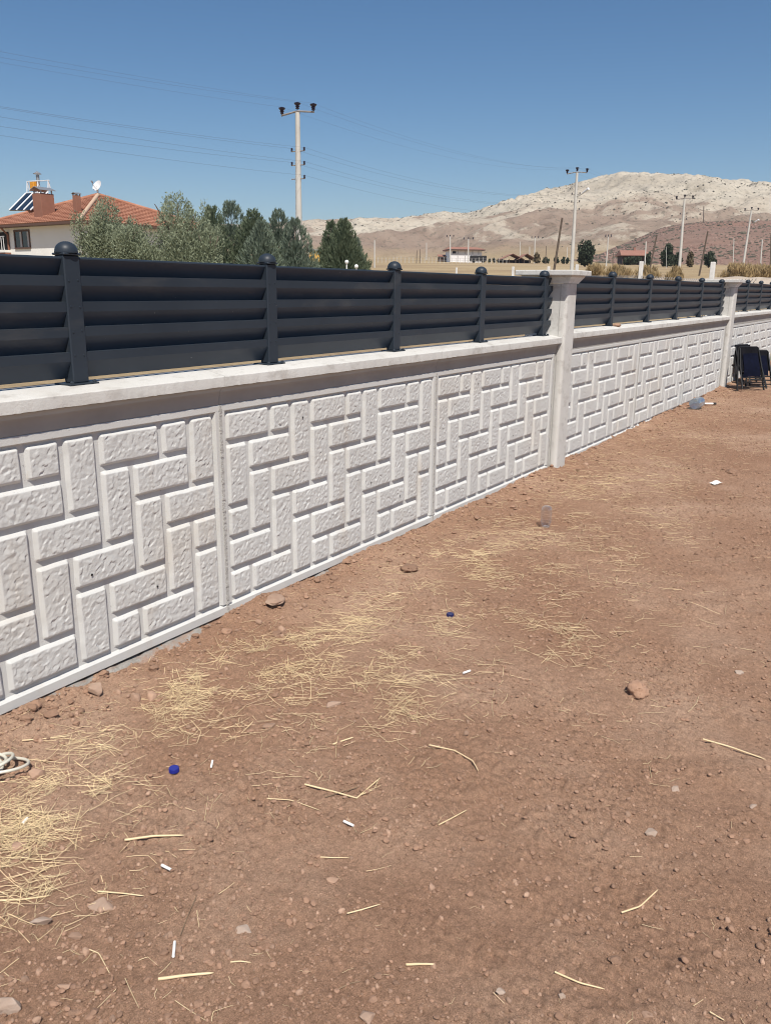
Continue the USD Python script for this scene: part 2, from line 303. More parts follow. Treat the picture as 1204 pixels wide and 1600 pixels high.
xs = spaced([(-60, 12), (-2, .3), (.6, .0075), (3.3, .0075), (8, .03), (16, .07), (30, .5), (90, 12)])
ys = spaced([(-90, 14), (-4, .25), (-2.9, .0085), (0.10, .0085)])
g = obj('ground', grid(xs, ys, yard), M['soil'], smooth=True); tag(g, 'reddish brown bare earth of the yard in front of the wall', None, None, 'structure')
xs = spaced([(-260, 20), (0, .5), (30, .5), (120, 2.5), (760, 14)]); ys = spaced([(.10, .25), (20, .5), (90, 2), (640, 14)])
g = obj('field', grid(xs, ys, field), M['field'], smooth=True); tag(g, 'straw coloured dry field rising behind the fence', None, None, 'structure')

# ------------------------------------------------------------------ hills
SKY = np.array([(-900, 378), (-300, 372), (0, 366), (240, 360), (400, 355), (480, 350), (520, 348), (560, 347), (600, 347.5), (640, 345), (690, 338), (720, 334), (760, 327), (800, 317), (840, 303), (870, 296), (905, 290),
                (930, 282), (968, 271), (1000, 270.5), (1040, 273), (1080, 276), (1120, 283), (1160, 287), (1204, 293), (1320, 310), (1500, 335), (1900, 370)], float)
def polar_hill(skyline, r0, rr, r1, pxs, rs, relief, seed, power=1.1):
    az, top, dirs = [], [], []
    for x in pxs:
        y = np.interp(x, skyline[:, 0], skyline[:, 1]); d = ray(x, y); h = math.hypot(d[0], d[1]); dirs.append(d[:2]/h); top.append(EYE[2]+rr*d[2]/h)
    dirs = np.array(dirs); top = np.array(top)
    X = EYE[0]+dirs[:, None, 0]*rs; Y = EYE[1]+dirs[:, None, 1]*rs
    t = np.clip((rs-r0)/(rr-r0), 0, 1); up = np.where(rs <= rr, t**power*(1-.12*np.sin(t*math.pi*3)*(1-t)), 1-.35*((rs-rr)/(r1-rr))**1.5)
    foot = .038*(np.minimum(rs, r0)*.93-14)
    Z = foot[None, :]*np.maximum(0, 1-up)+top[:, None]*up
    w = np.sin(np.clip(t, 0, 1)*math.pi)[None, :]**.7*(rs <= rr)
    P = np.stack([X, Y, Y*0], -1)
    gul = np.abs(meshkit.fbm(P/150., 5, seed)-.5)*2; gul2 = np.abs(meshkit.fbm(P/48., 4, seed+20)-.5)*2
    tall = np.clip((top-foot[-1])/120., .12, 1.)[:, None]
    Z = Z+relief*w*tall*((.35-gul)*1.4+(.3-gul2)*.45)+relief*.06*(meshkit.fbm(P/13., 3, seed+5)-.5)
    nx, ny = len(pxs), len(rs); i, j = np.meshgrid(np.arange(nx-1), np.arange(ny-1), indexing='ij'); a = (i*ny+j).ravel()
    return np.stack([X, Y, Z], -1).reshape(-1, 3), np.stack([a, a+1, a+ny+1, a+ny], 1)
pxs = np.concatenate([np.arange(-900, 380, 16.), np.arange(380, 1260, 2.), np.arange(1260, 1910, 14.)])
hv, hf = polar_hill(SKY, 420., 1250., 2100., pxs, np.concatenate([np.linspace(380, 1250, 200), np.linspace(1265, 2100, 14)]), 34., 3)
g = obj('hill', (hv, hf), M['hill'], smooth=True); tag(g, 'broad pale rocky hill with pink brown lower slopes', None, None, 'structure')
RED = np.array([(860, 412), (905, 405), (935, 396), (960, 386), (1000, 370), (1030, 357), (1060, 350.5), (1100, 346.5), (1150, 345), (1204, 344), (1400, 346), (1700, 372)], float)
rv, rf = polar_hill(RED, 262., 470., 640., np.arange(860, 1701, 4.), np.concatenate([np.linspace(250, 470, 70), np.linspace(476, 640, 12)]), 3., 9, .9)
g = obj('red_hill', (rv, rf), M['red_earth'], smooth=True); tag(g, 'reddish brown ploughed slope in front of the pale hill', None, None, 'structure')

def instancer(name, protos, pos, idx, scale, yaw, label, cat, tilt=None):
    path = numbered('/World/'+name); pi = UsdGeom.PointInstancer.Define(stage, path)
    UsdGeom.Scope.Define(stage, path+'/kinds'); rel = pi.CreatePrototypesRel()
    for k, (m, ma, sm) in enumerate(protos):
        p = usdkit.mesh(stage, f'{path}/kinds/piece' + (f'_{k:03d}' if k else ''), m, ma, smooth=sm); rel.AddTarget(p.GetPath())
    pi.CreatePositionsAttr(Vt.Vec3fArray.FromNumpy(np.asarray(pos, np.float32))); pi.CreateProtoIndicesAttr(Vt.IntArray.FromNumpy(np.asarray(idx, np.int32)))
    s = np.asarray(scale, np.float32); s = np.repeat(s[:, None], 3, 1) if s.ndim == 1 else s
    pi.CreateScalesAttr(Vt.Vec3fArray.FromNumpy(s))
    ca, sa = np.cos(np.asarray(yaw)/2), np.sin(np.asarray(yaw)/2); q = []
    tl = np.zeros(len(ca)) if tilt is None else np.asarray(tilt)
    ct, st = np.cos(tl/2), np.sin(tl/2)                    # yaw * tilt about y
    pi.CreateOrientationsAttr(Vt.QuathArray([Gf.Quath(float(a*c), Gf.Vec3h(float(-b*d), float(a*d), float(b*c))) for a, b, c, d in zip(ca, sa, ct, st)]))
    tag(pi, label, cat, None, 'stuff'); return pi
def lump(seed, sub=1, rough=.25, flat=1.):
    m = trimesh.creation.icosphere(subdivisions=sub); r = np.random.default_rng(seed); v = np.array(m.vertices)
    v = v*(1+rough*2*(meshkit.fbm(v*1.3+seed*3.1, 3, seed)-.5)+(.55*np.abs(meshkit.fbm(v*4.1+seed, 3, seed+3)-.5)-.07 if sub > 1 and rough > .35 else 0))[:, None]; v *= r.uniform(.75, 1.25, 3)*[1, 1, flat]
    return trimesh.Trimesh(v, m.faces, process=False)
def pick(v, f, n, r, weight=None):
    tri = v[np.vstack([f[:, [0, 1, 2]], f[:, [0, 2, 3]]])]; a = np.linalg.norm(np.cross(tri[:, 1]-tri[:, 0], tri[:, 2]-tri[:, 0]), axis=1)
    if weight is not None: a = a*weight(tri.mean(1))
    k = r.choice(len(a), n, p=a/a.sum()); u = r.random((n, 2)); u = np.where((u.sum(1) > 1)[:, None], 1-u, u); t = tri[k]
    return t[:, 0]+u[:, :1]*(t[:, 1]-t[:, 0])+u[:, 1:]*(t[:, 2]-t[:, 0])
r = np.random.default_rng(31)
def wh(c):
    d = c[:, :2]-EYE[:2]; ra = np.hypot(d[:, 0], d[:, 1]); cl = meshkit.fbm(c/90., 4, 77)
    return np.clip((cl-.46)*8, .02, 1)*np.clip((c[:, 2]-35)/70, .03, 1)*(ra < 1300)*((d@FH)/ra > .86)
pos = pick(hv, hf, 16000, r, wh)
instancer('hill_scrub', [(lump(k, 1, .4, .7), M['shrub_dark'], False) for k in range(4)], pos, r.integers(0, 4, len(pos)), r.gamma(2.5, .15, len(pos))+.12, r.uniform(0, 6.28, len(pos)), 'dark scrub and rocks dotted over the pale hill', 'scrub')
pos = pick(rv, rf, 9000, r, lambda c: (np.hypot(c[:, 0], c[:, 1]) < 470)*np.clip((meshkit.fbm(c/25., 3, 5)-.3)*4, .1, 1)*np.clip((18+.06*(c[:, 0]-260)-c[:, 2]*.55)/9, .08, 1))
instancer('slope_rubble', [(lump(k+9, 1, .4, .6), M['shrub_dark'] if k < 3 else M['rubble'], False) for k in range(5)], pos, r.integers(0, 5, len(pos)), r.gamma(3, .085, len(pos))+.10, r.uniform(0, 6.28, len(pos)), 'dark clumps and rubble over the red slope', 'rubble')

hz = usdkit.material(stage, '/World/Looks/haze_air', {'v': ('principled_volume', {'color': (.84, .87, .95), 'density': HAZE, 'anisotropy': .25})}, volume='v.volume')
o = obj('haze', MB().box((-1800, -2400, -2.5), (2600, 2400, 210)).fix(), hz); tag(o, 'thin blue summer haze over the plain', None, None, 'stuff')

# ------------------------------------------------------------------ the wall: precast panels with raised bricks
PW, PH = 2.0, 1.014
BR = .0165                                                 # relief of the bricks
def chips(x, z, seed):
    """chipped stone: small tilted facets with soft steps between them"""
    rr = np.random.default_rng(seed); s = .020; nx, nz = int(x.max()/s)+3, int(z.max()/s)+3
    cx = (np.arange(nx)[:, None]-.5+rr.random((nx, nz)))*s; cz = (np.arange(nz)[None, :]-.5+rr.random((nx, nz)))*s
    g1, g2, o = rr.normal(0, .105, (nx, nz)), rr.normal(0, .105, (nx, nz)), rr.normal(0, .0006, (nx, nz))
    wx = x+.012*(meshkit.noise(np.stack([x*55, z*55, x*0+seed], -1), 1)-.5); wz = z+.012*(meshkit.noise(np.stack([x*55, z*55, x*0+seed], -1), 2)-.5)
    num = 0; den = 1e-12
    for a, b, p, q, h in zip(cx.ravel(), cz.ravel(), g1.ravel(), g2.ravel(), o.ravel()):
        d2 = (wx-a)**2+(wz-b)**2; w = np.exp(-d2/(.0046**2)); num = num+w*(h+p*(x-a)+q*(z-b)); den = den+w
    return np.clip(.78*num/den, -.0028, .0024)+.0014*(meshkit.fbm(np.stack([x*90, z*90, x*0+seed], -1), 3, 4)-.5)
def brick_mesh(x0, x1, z0, z1, seed):
    bev = .0135; rr = np.random.default_rng(seed+500)
    def ax(a, b):
        n = max(6, int(round((b-a-2*bev)/.0038))); return np.concatenate([a+bev*np.array([0, .2, .45, .7, .88]), np.linspace(a+bev, b-bev, n+1), b-bev*np.array([.88, .7, .45, .2, 0])])
    xs, zs = ax(x0, x1), ax(z0, z1); X, Z = np.meshgrid(xs, zs, indexing='ij')
    e1 = np.minimum(X-x0, x1-X)/bev; e2 = np.minimum(Z-z0, z1-Z)/bev
    up = np.clip(e1, 0, 1)**.8*np.clip(e2, 0, 1)**.8; up = up*up*(3-2*up)*.35+up*.65
    inn = np.clip((np.minimum(np.minimum(X-x0, x1-X), np.minimum(Z-z0, z1-Z))-bev*.8)/.012, 0, 1)
    hgt = BR*up+chips(X-x0, Z-z0, seed)*inn
    Yv = BR+.0015-hgt-.0015*(up > 0)
    wob = .0016
    Xw = X+wob*(meshkit.noise(np.stack([X*22, Z*22, X*0+3], -1), seed)-.5)*2; Zw = Z+wob*(meshkit.noise(np.stack([X*22, Z*22, X*0+8], -1), seed+1)-.5)*2
    nx, nz = X.shape; i, j = np.meshgrid(np.arange(nx-1), np.arange(nz-1), indexing='ij'); a = (i*nz+j).ravel()
    return np.stack([Xw, Yv, Zw], -1).reshape(-1, 3), np.stack([a, a+nz, a+nz+1, a+1], 1)
PITS = [(3, 1.35, .70)]
def build_panel():
    t = thing('wall_panel', 'x', 'wall panel', (0, 0, 0), 0, 'precast wall panels with raised herringbone bricks')
    s, tp, bt = .029, .028, .050
    b = MB(); b.box((.002, BR, 0), (PW-.002, .19, PH))
    obj('slab', b.fix(), M['white_panel'], t)
    def strip(poly, x0, x1): return MB().prism(poly, x0, x1).fix()
    c = .009
    obj('frame_strip', strip([(-.001, PH-tp), (-.001, PH-.003), (.002, PH), (BR+.002, PH), (BR+.002, PH-tp-c)], .002, PW-.002), M['white_panel'], t)
    obj('frame_strip', strip([(.002, 0), (-.001, .003), (-.001, bt-.012), (BR+.002, bt), (BR+.002, 0)], .002, PW-.002), M['white_panel'], t)
    for x0, x1, f in ((.002, s, 1), (PW-s, PW-.002, 0)):
        e = (x1+c) if f else (x0-c)
        poly = [(x0, -.001), (x1, -.001), (e, BR+.002), (x0, BR+.002)] if f else [(x0, -.001), (x1, -.001), (x1, BR+.002), (e, BR+.002)]
        m = MB().prism(poly, bt+.001, PH-tp-.001); v = m.v; m.v = [np.stack([q[:, 1], q[:, 2], q[:, 0]], 1) for q in v]
        obj('frame_strip', m.fix(), M['white_panel'], t)
    U, W = (PW-2*s)/12, (PH-tp-bt)/6; gp = .0105; k = 0
    def brick(c0, r0, c1, r1):
        nonlocal k
        c0, r0, c1, r1 = max(c0, 0), max(r0, 0), min(c1, 12), min(r1, 6)
        x0, x1 = s+c0*U+gp+(.004 if c0 == 0 else 0), s+c1*U-gp-(.004 if c1 == 12 else 0); z1, z0 = PH-tp-r0*W-gp-(.003 if r0 == 0 else 0), PH-tp-r1*W+gp+(.003 if r1 == 6 else 0)
        k += 1; obj('brick', brick_mesh(x0, x1, z0, z1, 40+k), M['white_panel'], t, smooth=True)
    for rr in range(6):
        for c0 in range(-1, 12):
            if (c0-rr) % 4 == 0: brick(c0, rr, c0+2, rr+1)
    for cc in range(12):
        for r0 in range(-1, 6):
            if (r0-cc-1) % 4 == 0: brick(cc, r0, cc+1, r0+2)
    hm = MB()                                               # small casting holes
    for x, z in ((.60, .885), (1.24, .42), (1.57, .27)):
        hm.lathe([(0, .0), (.0055, .0)], 8, (x, -.0048, z), (0, -1, 0))
    obj('casting_hole', hm.mesh(), M['dark_opening'], t)
    mb = MB(); zs = np.linspace(.004, PH-.004, 90); rr2 = np.random.default_rng(5)
    for zz, z2 in zip(zs, zs[1:]):
        w = .006+.004*rr2.random(); o = .003*rr2.random(); mb.box((PW-w, -.0035-o, zz), (PW+w, .01, z2))
    obj('mortar_strip', mb.mesh(), M['mortar'], t)
    return t
P0 = build_panel()
X1 = 2.7673
ends = [(X1-4.0, X1-2.0), (X1-2.0, X1), (X1, X1+2), (X1+2, 6.80), (7.10, 9.31), (9.31, 11.45), (11.45, 13.72), (14.04, 16.2), (16.2, 18.4), (18.4, 20.6)]
plab = [None, 'nearest panel, cut by the left edge of the photo above the hose', 'panel left of the middle, behind the flat pale stone', 'panel directly left of the near pillar',
        'panel directly right of the near pillar', 'middle panel between the two pillars', 'panel directly left of the far pillar, behind the lying bottle',
        'panel directly right of the far pillar, behind the folded chairs', 'far panel cut by the right edge of the photo', None]
first = True
for (a, b), lab in zip(ends, plab):
    if lab is None: continue
    lab = 'white precast wall panel of raised herringbone bricks, '+lab; z = .0 if a < 7 else .008
    if first:
        UsdGeom.Xformable(P0).ClearXformOpOrder()
        x = UsdGeom.Xform(P0); x.GetPrim().GetAttribute('xformOp:translate').Set(Gf.Vec3d(a, 0, z)); x.SetXformOpOrder([UsdGeom.XformOp(P0.GetAttribute('xformOp:translate'))])
        tag(P0, lab); first = False
    else:
        dup(P0, (a, 0, z), 0, lab, scale=((b-a)/PW, 1, 1))

# footing under the panels, rough poured concrete
fx = spaced([(-1, .03), (5, .03), (24, .15)]); fy = np.array([-.055, -.045, -.03, -.015, .0, .02])
def foot(X, Y): return .0-.004-.7*np.maximum(0, -Y-.012)+.016*n3(X, Y, 30., 41)+.012*n3(X, Y, 9., 42)-.006
o = solo('footing', grid(fx, fy, foot), M['footing'], 'rough grey concrete footing showing below the wall panels', 'footing')

# coping stones
def cove(n=7): return [(-.031+.031*math.sin(t), 1.096-.066*(1-math.cos(t))) for t in np.linspace(0, math.pi/2, n)]
def coping(x0, x1, dz, lab):
    t = thing('coping_stone', 'white concrete coping, '+lab, 'coping', (x0, 0, dz), 0, 'coping stones along the top of the wall'); L = x1-x0
    slab = [(-.042, 1.100), (-.042, 1.142), (-.038, 1.147), (.05, 1.163), (.17, 1.163), (.258, 1.147), (.262, 1.142), (.262, 1.100)]
    n = max(2, int(L/.011)); m = MB(); P = np.array(slab); k = len(P); xx = np.linspace(.0015, L-.0015, n+1); V = []
    for x in xx:
        Q = P.copy(); w = np.stack([np.full(k, x+x0)*42, P[:, 0]*60, P[:, 1]*60], -1); d = meshkit.fbm(w, 3, 3)-.5
        Q[1:3, 1] += .006*np.minimum(d[1:3], .0); Q[0:2, 0] += .004*d[0:2]; Q[0, 1] += .004*d[0]; V.append(np.column_stack([np.full(k, x), Q]))
    V = np.vstack(V); i, j = np.meshgrid(np.arange(n), np.arange(k), indexing='ij'); i = i.ravel(); j = j.ravel(); j2 = (j+1) % k
    m.add(V, np.stack([i*k+j, i*k+j2, (i+1)*k+j2, (i+1)*k+j], 1)); m.add(V[:k], [[0, 1, q] for q in range(2, 0)] or [[0, q+1, q] for q in range(1, k-1)]); m.add(V[-k:], [[0, q, q+1] for q in range(1, k-1)])
    obj('slab', m.fix(), M['white_concrete'], t, smooth=35)
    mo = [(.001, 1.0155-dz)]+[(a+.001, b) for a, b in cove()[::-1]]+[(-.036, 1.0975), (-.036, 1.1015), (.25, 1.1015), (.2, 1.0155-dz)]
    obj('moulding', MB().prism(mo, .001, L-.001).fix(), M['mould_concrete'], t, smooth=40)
cop = [(X1-3.0, X1-1.99, None), (X1-2.0, X1, 'length over the nearest panel at the left edge'), (X1, X1+2, 'length over the second panel'), (X1+2, 6.853, 'length ending at the left of the near pillar'),
       (7.09, 9.31, 'length starting at the right of the near pillar'), (9.31, 11.45, 'middle length between the two pillars, with a small clod on it'), (11.45, 13.79, 'length ending at the left of the far pillar'),
       (14.04, 16.3, 'length right of the far pillar above the chairs'), (16.3, 20.0, 'last length at the right edge of the photo')]
for a, b, lab in cop:
    if lab: coping(a, b, 0 if a < 7 else (.028 if a < 14 else .05), lab)

# pillars
def pillar(x0, x1, dz, lab):
    t = thing('pillar', lab, 'pillar', ((x0+x1)/2, .1, 0), 0, 'white wall pillars'); w = (x1-x0)/2; cy = .1
    ch = .028; f = -.062-cy; bk = .30-cy; pl = [(-w, bk), (-w, -.005-cy), (-w+.0, f+ch), (-w+ch*.35, f+ch*.3), (-w+ch, f), (w-ch, f), (w-ch*.35, f+ch*.3), (w, f+ch), (w, bk)]
    m = MB().prism(pl, -.06, 1.585+dz); m.v = [np.stack([q[:, 1], q[:, 2], q[:, 0]], 1) for q in m.v]
    obj('shaft', m.fix(), M['white_concrete'], t, smooth=50)
    def ring(z0, z1, a0, a1, bev=0):
        d0x, d0y = w+a0, a0; V = np.array([[sx*(w+a), (f-a) if sy < 0 else (bk+a), z] for a, z in ((a0, z0), (a1, z1)) for sx, sy in ((-1, -1), (1, -1), (1, 1), (-1, 1))])
        return V, np.array([[0, 1, 5, 4], [1, 2, 6, 5], [2, 3, 7, 6], [3, 0, 4, 7], [3, 2, 1, 0], [4, 5, 6, 7]])
    c = MB(); pr = [(0.003, 1.588), (.010, 1.600), (.040, 1.640), (.044, 1.652)]
    for (a0, z0), (a1, z1) in zip(pr, pr[1:]): c.add(*ring(z0+dz, z1+dz, a0, a1))
    obj('cap_moulding', c.mesh(), M['white_concrete'], t)
    b = MB(); b.box((-w-.105, f-.075, 1.6525+dz), (w+.105, bk+.075, 1.695+dz), .005); obj('cap_slab', b.fix(), M['white_concrete'], t)
    b = MB(); b.box((-w-.0012, -.006-cy, .02), (-w+.001, .002-cy, 1.58+dz)); obj('joint_line', b.fix(), M['mortar'], t)
pillar(6.853, 7.088, 0, 'near white concrete pillar with flat cap, first from the left')
pillar(13.79, 14.035, .02, 'far white concrete pillar beside the folded black chairs')

# ------------------------------------------------------------------ louvred metal fence on the wall
PT = .002
def slat_poly(kind, z):
    pts = {'mid': [(.086, z+.001), (.066, z), (.066, z-.036), (.107, z-.100)], 'top': [(.086, z+.002), (.072, z), (.070, z-.006), (.107, z-.066)], 'low': [(.086, z+.001), (.066, z), (.066, z-.034), (.107, z-.101)]}[kind]
    P = np.array(pts); d = np.gradient(P, axis=0); nrm = np.stack([-d[:, 1], d[:, 0]], 1); nrm /= np.linalg.norm(nrm, axis=1, keepdims=True)
    return np.vstack([P, (P-nrm*PT)[::-1]]) if 0 else np.vstack([P, (P+np.where(nrm[:, :1] < 0, -1, 1)*nrm*PT*[1, 1])[::-1]])
def fence(posts, ends_x, dz, lab):
    t = thing('louvre_fence', lab, 'fence', (posts[0], .09, 1.163+dz), 0, 'louvred metal fence sections'); o = np.array([posts[0], .09, 1.163+dz]); rr = np.random.default_rng(int(posts[0]*10))
    for x in posts:
        b = MB().box((x-.036, .060, 1.169+dz), (x+.036, .116, 1.640+dz), .004); b.v = [q-o for q in b.v]; p = obj('post', b.fix(), M['fence_paint'], t)
        b = MB().box((x-.068, .042, 1.1635+dz), (x+.068, .136, 1.169+dz), .0015); b.v = [q-o for q in b.v]; obj('base_plate', b.fix(), M['fence_paint'], p)
        c = MB().box((x-.0385, .0515, 1.6405+dz), (x+.0385, .1245, 1.6485+dz), .003)
        c.lathe([(0, 1.6485+dz), (.0425, 1.6485+dz), (.0425, 1.6535+dz)]+[(.042*math.cos(a), 1.6535+dz+.037*math.sin(a)) for a in np.linspace(0, math.pi/2, 9)], 28, (x, .088, 0)); c.v = [q-o for q in c.v]
        obj('cap', c.mesh(), M['fence_paint'], p, smooth=35)
        s = MB()
        for zz in (1.548, 1.452, 1.36, 1.268):
            for sx in (-.020, .020): s.lathe([(.0045, 0), (.004, .0015), (0, .002)], 8, (x+sx, .0602, zz+dz+.006*rr.random()), (0, -1, 0))
        for sx in (-.052, .052): s.lathe([(.008, 0), (.008, .006), (.003, .010), (0, .011)], 6, (x+sx, .05, 1.169+dz), (0, 0, 1))
        s.v = [q-o for q in s.v]; tag(obj('fixing_screw', s.mesh(), M['fence_paint'], p), kind='stuff')
    e = list(posts); spans = ([(ends_x[0], e[0]-.0365)] if ends_x[0] is not None else [])+[(a+.0365, b-.0365) for a, b in zip(e, e[1:])]+([(e[-1]+.0365, ends_x[1])] if ends_x[1] is not None else [])
    for a, b in spans:
        for kind, z in (('top', 1.633), ('mid', 1.566), ('mid', 1.472), ('mid', 1.379), ('low', 1.285)):
            m = MB().prism(slat_poly(kind, z+dz+.002*(rr.random()-.5)), a, b); m.v = [q-o for q in m.v]; obj('slat', m.fix(), M['fence_paint'], t)
fence([.93, 2.085, 3.225, 4.380, 5.535, 6.700], (None, 6.850), 0, 'dark grey louvred metal fence with dome capped posts left of the near pillar')
fence([8.45, 9.76, 11.0, 12.27, 13.55], (7.092, 13.78), .028, 'dark grey louvred metal fence between the two pillars')
fence([15.62, 16.90, 18.10, 19.3], (14.04, 20.0), .05, 'dark grey louvred metal fence right of the far pillar')

# ------------------------------------------------------------------ straw, gravel and litter on the yard
def straw_mesh(seed, L=1., r=.012, bend=.15, seg=4):
    rr = np.random.default_rng(seed); t = np.linspace(-.5, .5, 6); p = np.stack([t*L, bend*(t*t-.12)*rr.normal(0, 1), .03*rr.normal(0, 1, 6)*bend+.02*np.abs(t)], 1)
    if rr.random() < .35: p[3:, 1] += (t[3:]-t[3])*rr.normal(0, .6)
    return MB().tube(p, r*np.linspace(1.1, .7, 6), seg).mesh()
PATCH = [(650, 940, .30, .13, 620), (560, 985, .22, .10, 420), (370, 1045, .17, .09, 620), (450, 1010, .16, .08, 330), (300, 1070, .12, .06, 260), (150, 1150, .16, .07, 260), (50, 1262, .12, .08, 520), (20, 1335, .12, .08, 420), (180, 1225, .12, .05, 140), (230, 1200, .1, .04, 120),
         (630, 1085, .14, .08, 300), (550, 1070, .1, .06, 120), (780, 850, .38, .18, 520), (730, 880, .25, .12, 380), (865, 985, .16, .10, 260), (960, 780, .55, .22, 420), (880, 830, .35, .14, 420), (1030, 742, .4, .15, 320), (820, 905, .3, .14, 260),
         (960, 872, .2, .1, 130), (1070, 832, .2, .1, 110), (930, 770, .5, .2, 300), (980, 700, .9, .25, 340), (1080, 690, .8, .2, 200), (900, 745, .5, .15, 260), (1060, 940, .2, .12, 70), (480, 1090, .3, .12, 160), (80, 1370, .15, .08, 120), (700, 1010, .3, .16, 220), (930, 1010, .4, .2, 160), (330, 1130, .25, .1, 130)]
r = np.random.default_rng(12); pos, sc, idx, yaw, til = [], [], [], [], []
def add_straw(P, L, k, lift, t):
    z = yard(P[:, 0], P[:, 1]); n = len(P); pos.append(np.column_stack([P, z+.004+lift])); sc.append(L); idx.append(k); yaw.append(r.uniform(0, math.pi, n) if 0 else r.normal(math.atan2(RT[1], RT[0]), 1.05, n)); til.append(t)
for x, y, su, sv, n in PATCH:
    c = onZ(x, y)[:2]; n = int(n*2.0); u = r.normal(0, 1.25, (n, 2)); P = c+u[:, :1]*su*np.array([.95, .3])+u[:, 1:]*sv*np.array([-.3, .95]); cl = n3(P[:, 0], P[:, 1], 6.5, 61)+.7*n3(P[:, 0], P[:, 1], 17., 62); kp = (P[:, 1] < -.03)&(cl+r.normal(0, .09, n) > .015); P = P[kp]; u = u[kp]; n = len(P)
    dd = np.exp(-.5*(u**2).sum(1)); add_straw(P, np.clip(r.gamma(1.5, .031, n), .008, .24), r.integers(0, 8, n), r.random(n)*.012*dd, r.normal(0, .07, n))
for n, L0, yr in ((9000, .015, None), (1100, .035, None)):   # chaff everywhere, thinner towards the right front
    P = np.column_stack([r.uniform(.7, 17, n*3)**1.0, -r.uniform(.03, 1, n*3)**1.2*3.4]); w = np.exp(-((-P[:, 1]-.55)/.8)**2)*.9+.16; P = P[r.random(len(P)) < w][:n]; n = len(P)
    add_straw(P, np.clip(r.gamma(2.5, L0/2, n), .008, .14), r.integers(0, 8, n), np.zeros(n), r.normal(0, .05, n))
pos = np.vstack(pos); L = np.concatenate(sc); th = np.clip(.10/L, .45, 2.2)*1.0
protos = [(straw_mesh(k, 1., .0088, .13), M['straw'], True) for k in range(8)]
instancer('straw', protos, pos, np.concatenate(idx), np.column_stack([L, np.minimum(L*th, .16), np.minimum(L*th, .16)*.7]), np.concatenate(yaw), 'loose yellow straw and chaff scattered over the earth', 'straw', np.concatenate(til))
n = 120000; P = np.column_stack([.6+r.random(n)**1.7*13, -r.random(n)*3.4]); cl = n3(P[:, 0], P[:, 1], 2.6, 21)+n3(P[:, 0], P[:, 1], 9, 22)*.6; P = P[cl+r.normal(0, .25, n) > -.1]; n = len(P)
s = np.clip(r.lognormal(math.log(.0026), .55, n), .0012, .0095)
ex = 1500; Pw = np.column_stack([.8+r.random(ex)**1.5*13, -.02-r.random(ex)**2*.35]); P = np.vstack([P, Pw]); s = np.concatenate([s, np.clip(r.lognormal(math.log(.0055), .6, ex), .002, .022)]); n = len(P)
instancer('gravel', [(lump(50+k, 1, .6, .75), M['clod'] if k < 6 else M['pebble'], False) for k in range(8)], np.column_stack([P, yard(P[:, 0], P[:, 1])+s*.35]), r.integers(0, 8, n), s, r.uniform(0, 6.28, n), 'small clods and grit lying on the earth', 'gravel')

def ground_pt(x, y):
    p = onZ(x, y, 0.)
    for _ in range(4): p = onZ(x, y, float(yard(np.array([p[0]]), np.array([p[1]]))[0]))
    return p
def rock(seed, flat):
    """a weathered fragment: blunt corners, worn faces"""
    r = np.random.default_rng(seed); p = r.normal(size=(13, 3)); p /= np.linalg.norm(p, axis=1, keepdims=True); p *= r.uniform(.82, 1.12, (13, 1))
    m = trimesh.convex.convex_hull(p)
    for _ in range(4): m = m.subdivide()
    m = trimesh.Trimesh(m.vertices, m.faces, process=True); trimesh.smoothing.filter_laplacian(m, lamb=.5, iterations=7); v = np.array(m.vertices)
    v = v*(1+.10*(meshkit.fbm(v*3.1+seed, 4, seed)-.5)[:, None]); v = v/np.abs(v).max(0); return trimesh.Trimesh(v*[1, .82, flat], m.faces, process=False)
def stone(px, py, wpx, name, m, label, flat=.55, seed=1, sink=.16, asp=1., sub=3, rough=.22, cat='stone', group=None):
    p = ground_pt(px, py); d = np.linalg.norm(p-EYE); rad = wpx/2*d/FPX; q = rock(seed, flat) if rough < .3 else lump(seed, sub, rough, flat); v = np.array(q.vertices)*rad*[1, asp, 1]; a = math.atan2(RT[1], RT[0])
    v = np.column_stack([v[:, 0]*math.cos(a)-v[:, 1]*math.sin(a), v[:, 0]*math.sin(a)+v[:, 1]*math.cos(a), v[:, 2]])
    t = thing(name, label, cat, (p[0], p[1], p[2]+rad*flat*(1-sink*2)*.6), 0, group); 
    stage.RemovePrim(t.GetPath())
    o = usdkit.mesh(stage, t.GetPath().pathString, trimesh.Trimesh(v+[p[0], p[1], p[2]+rad*flat*(.42-sink)], q.faces, process=False), M[m], smooth=60 if rough < .3 else 40).GetPrim()
    return tag(o, label, cat, group)
G = 'stones and clods lying on the earth'
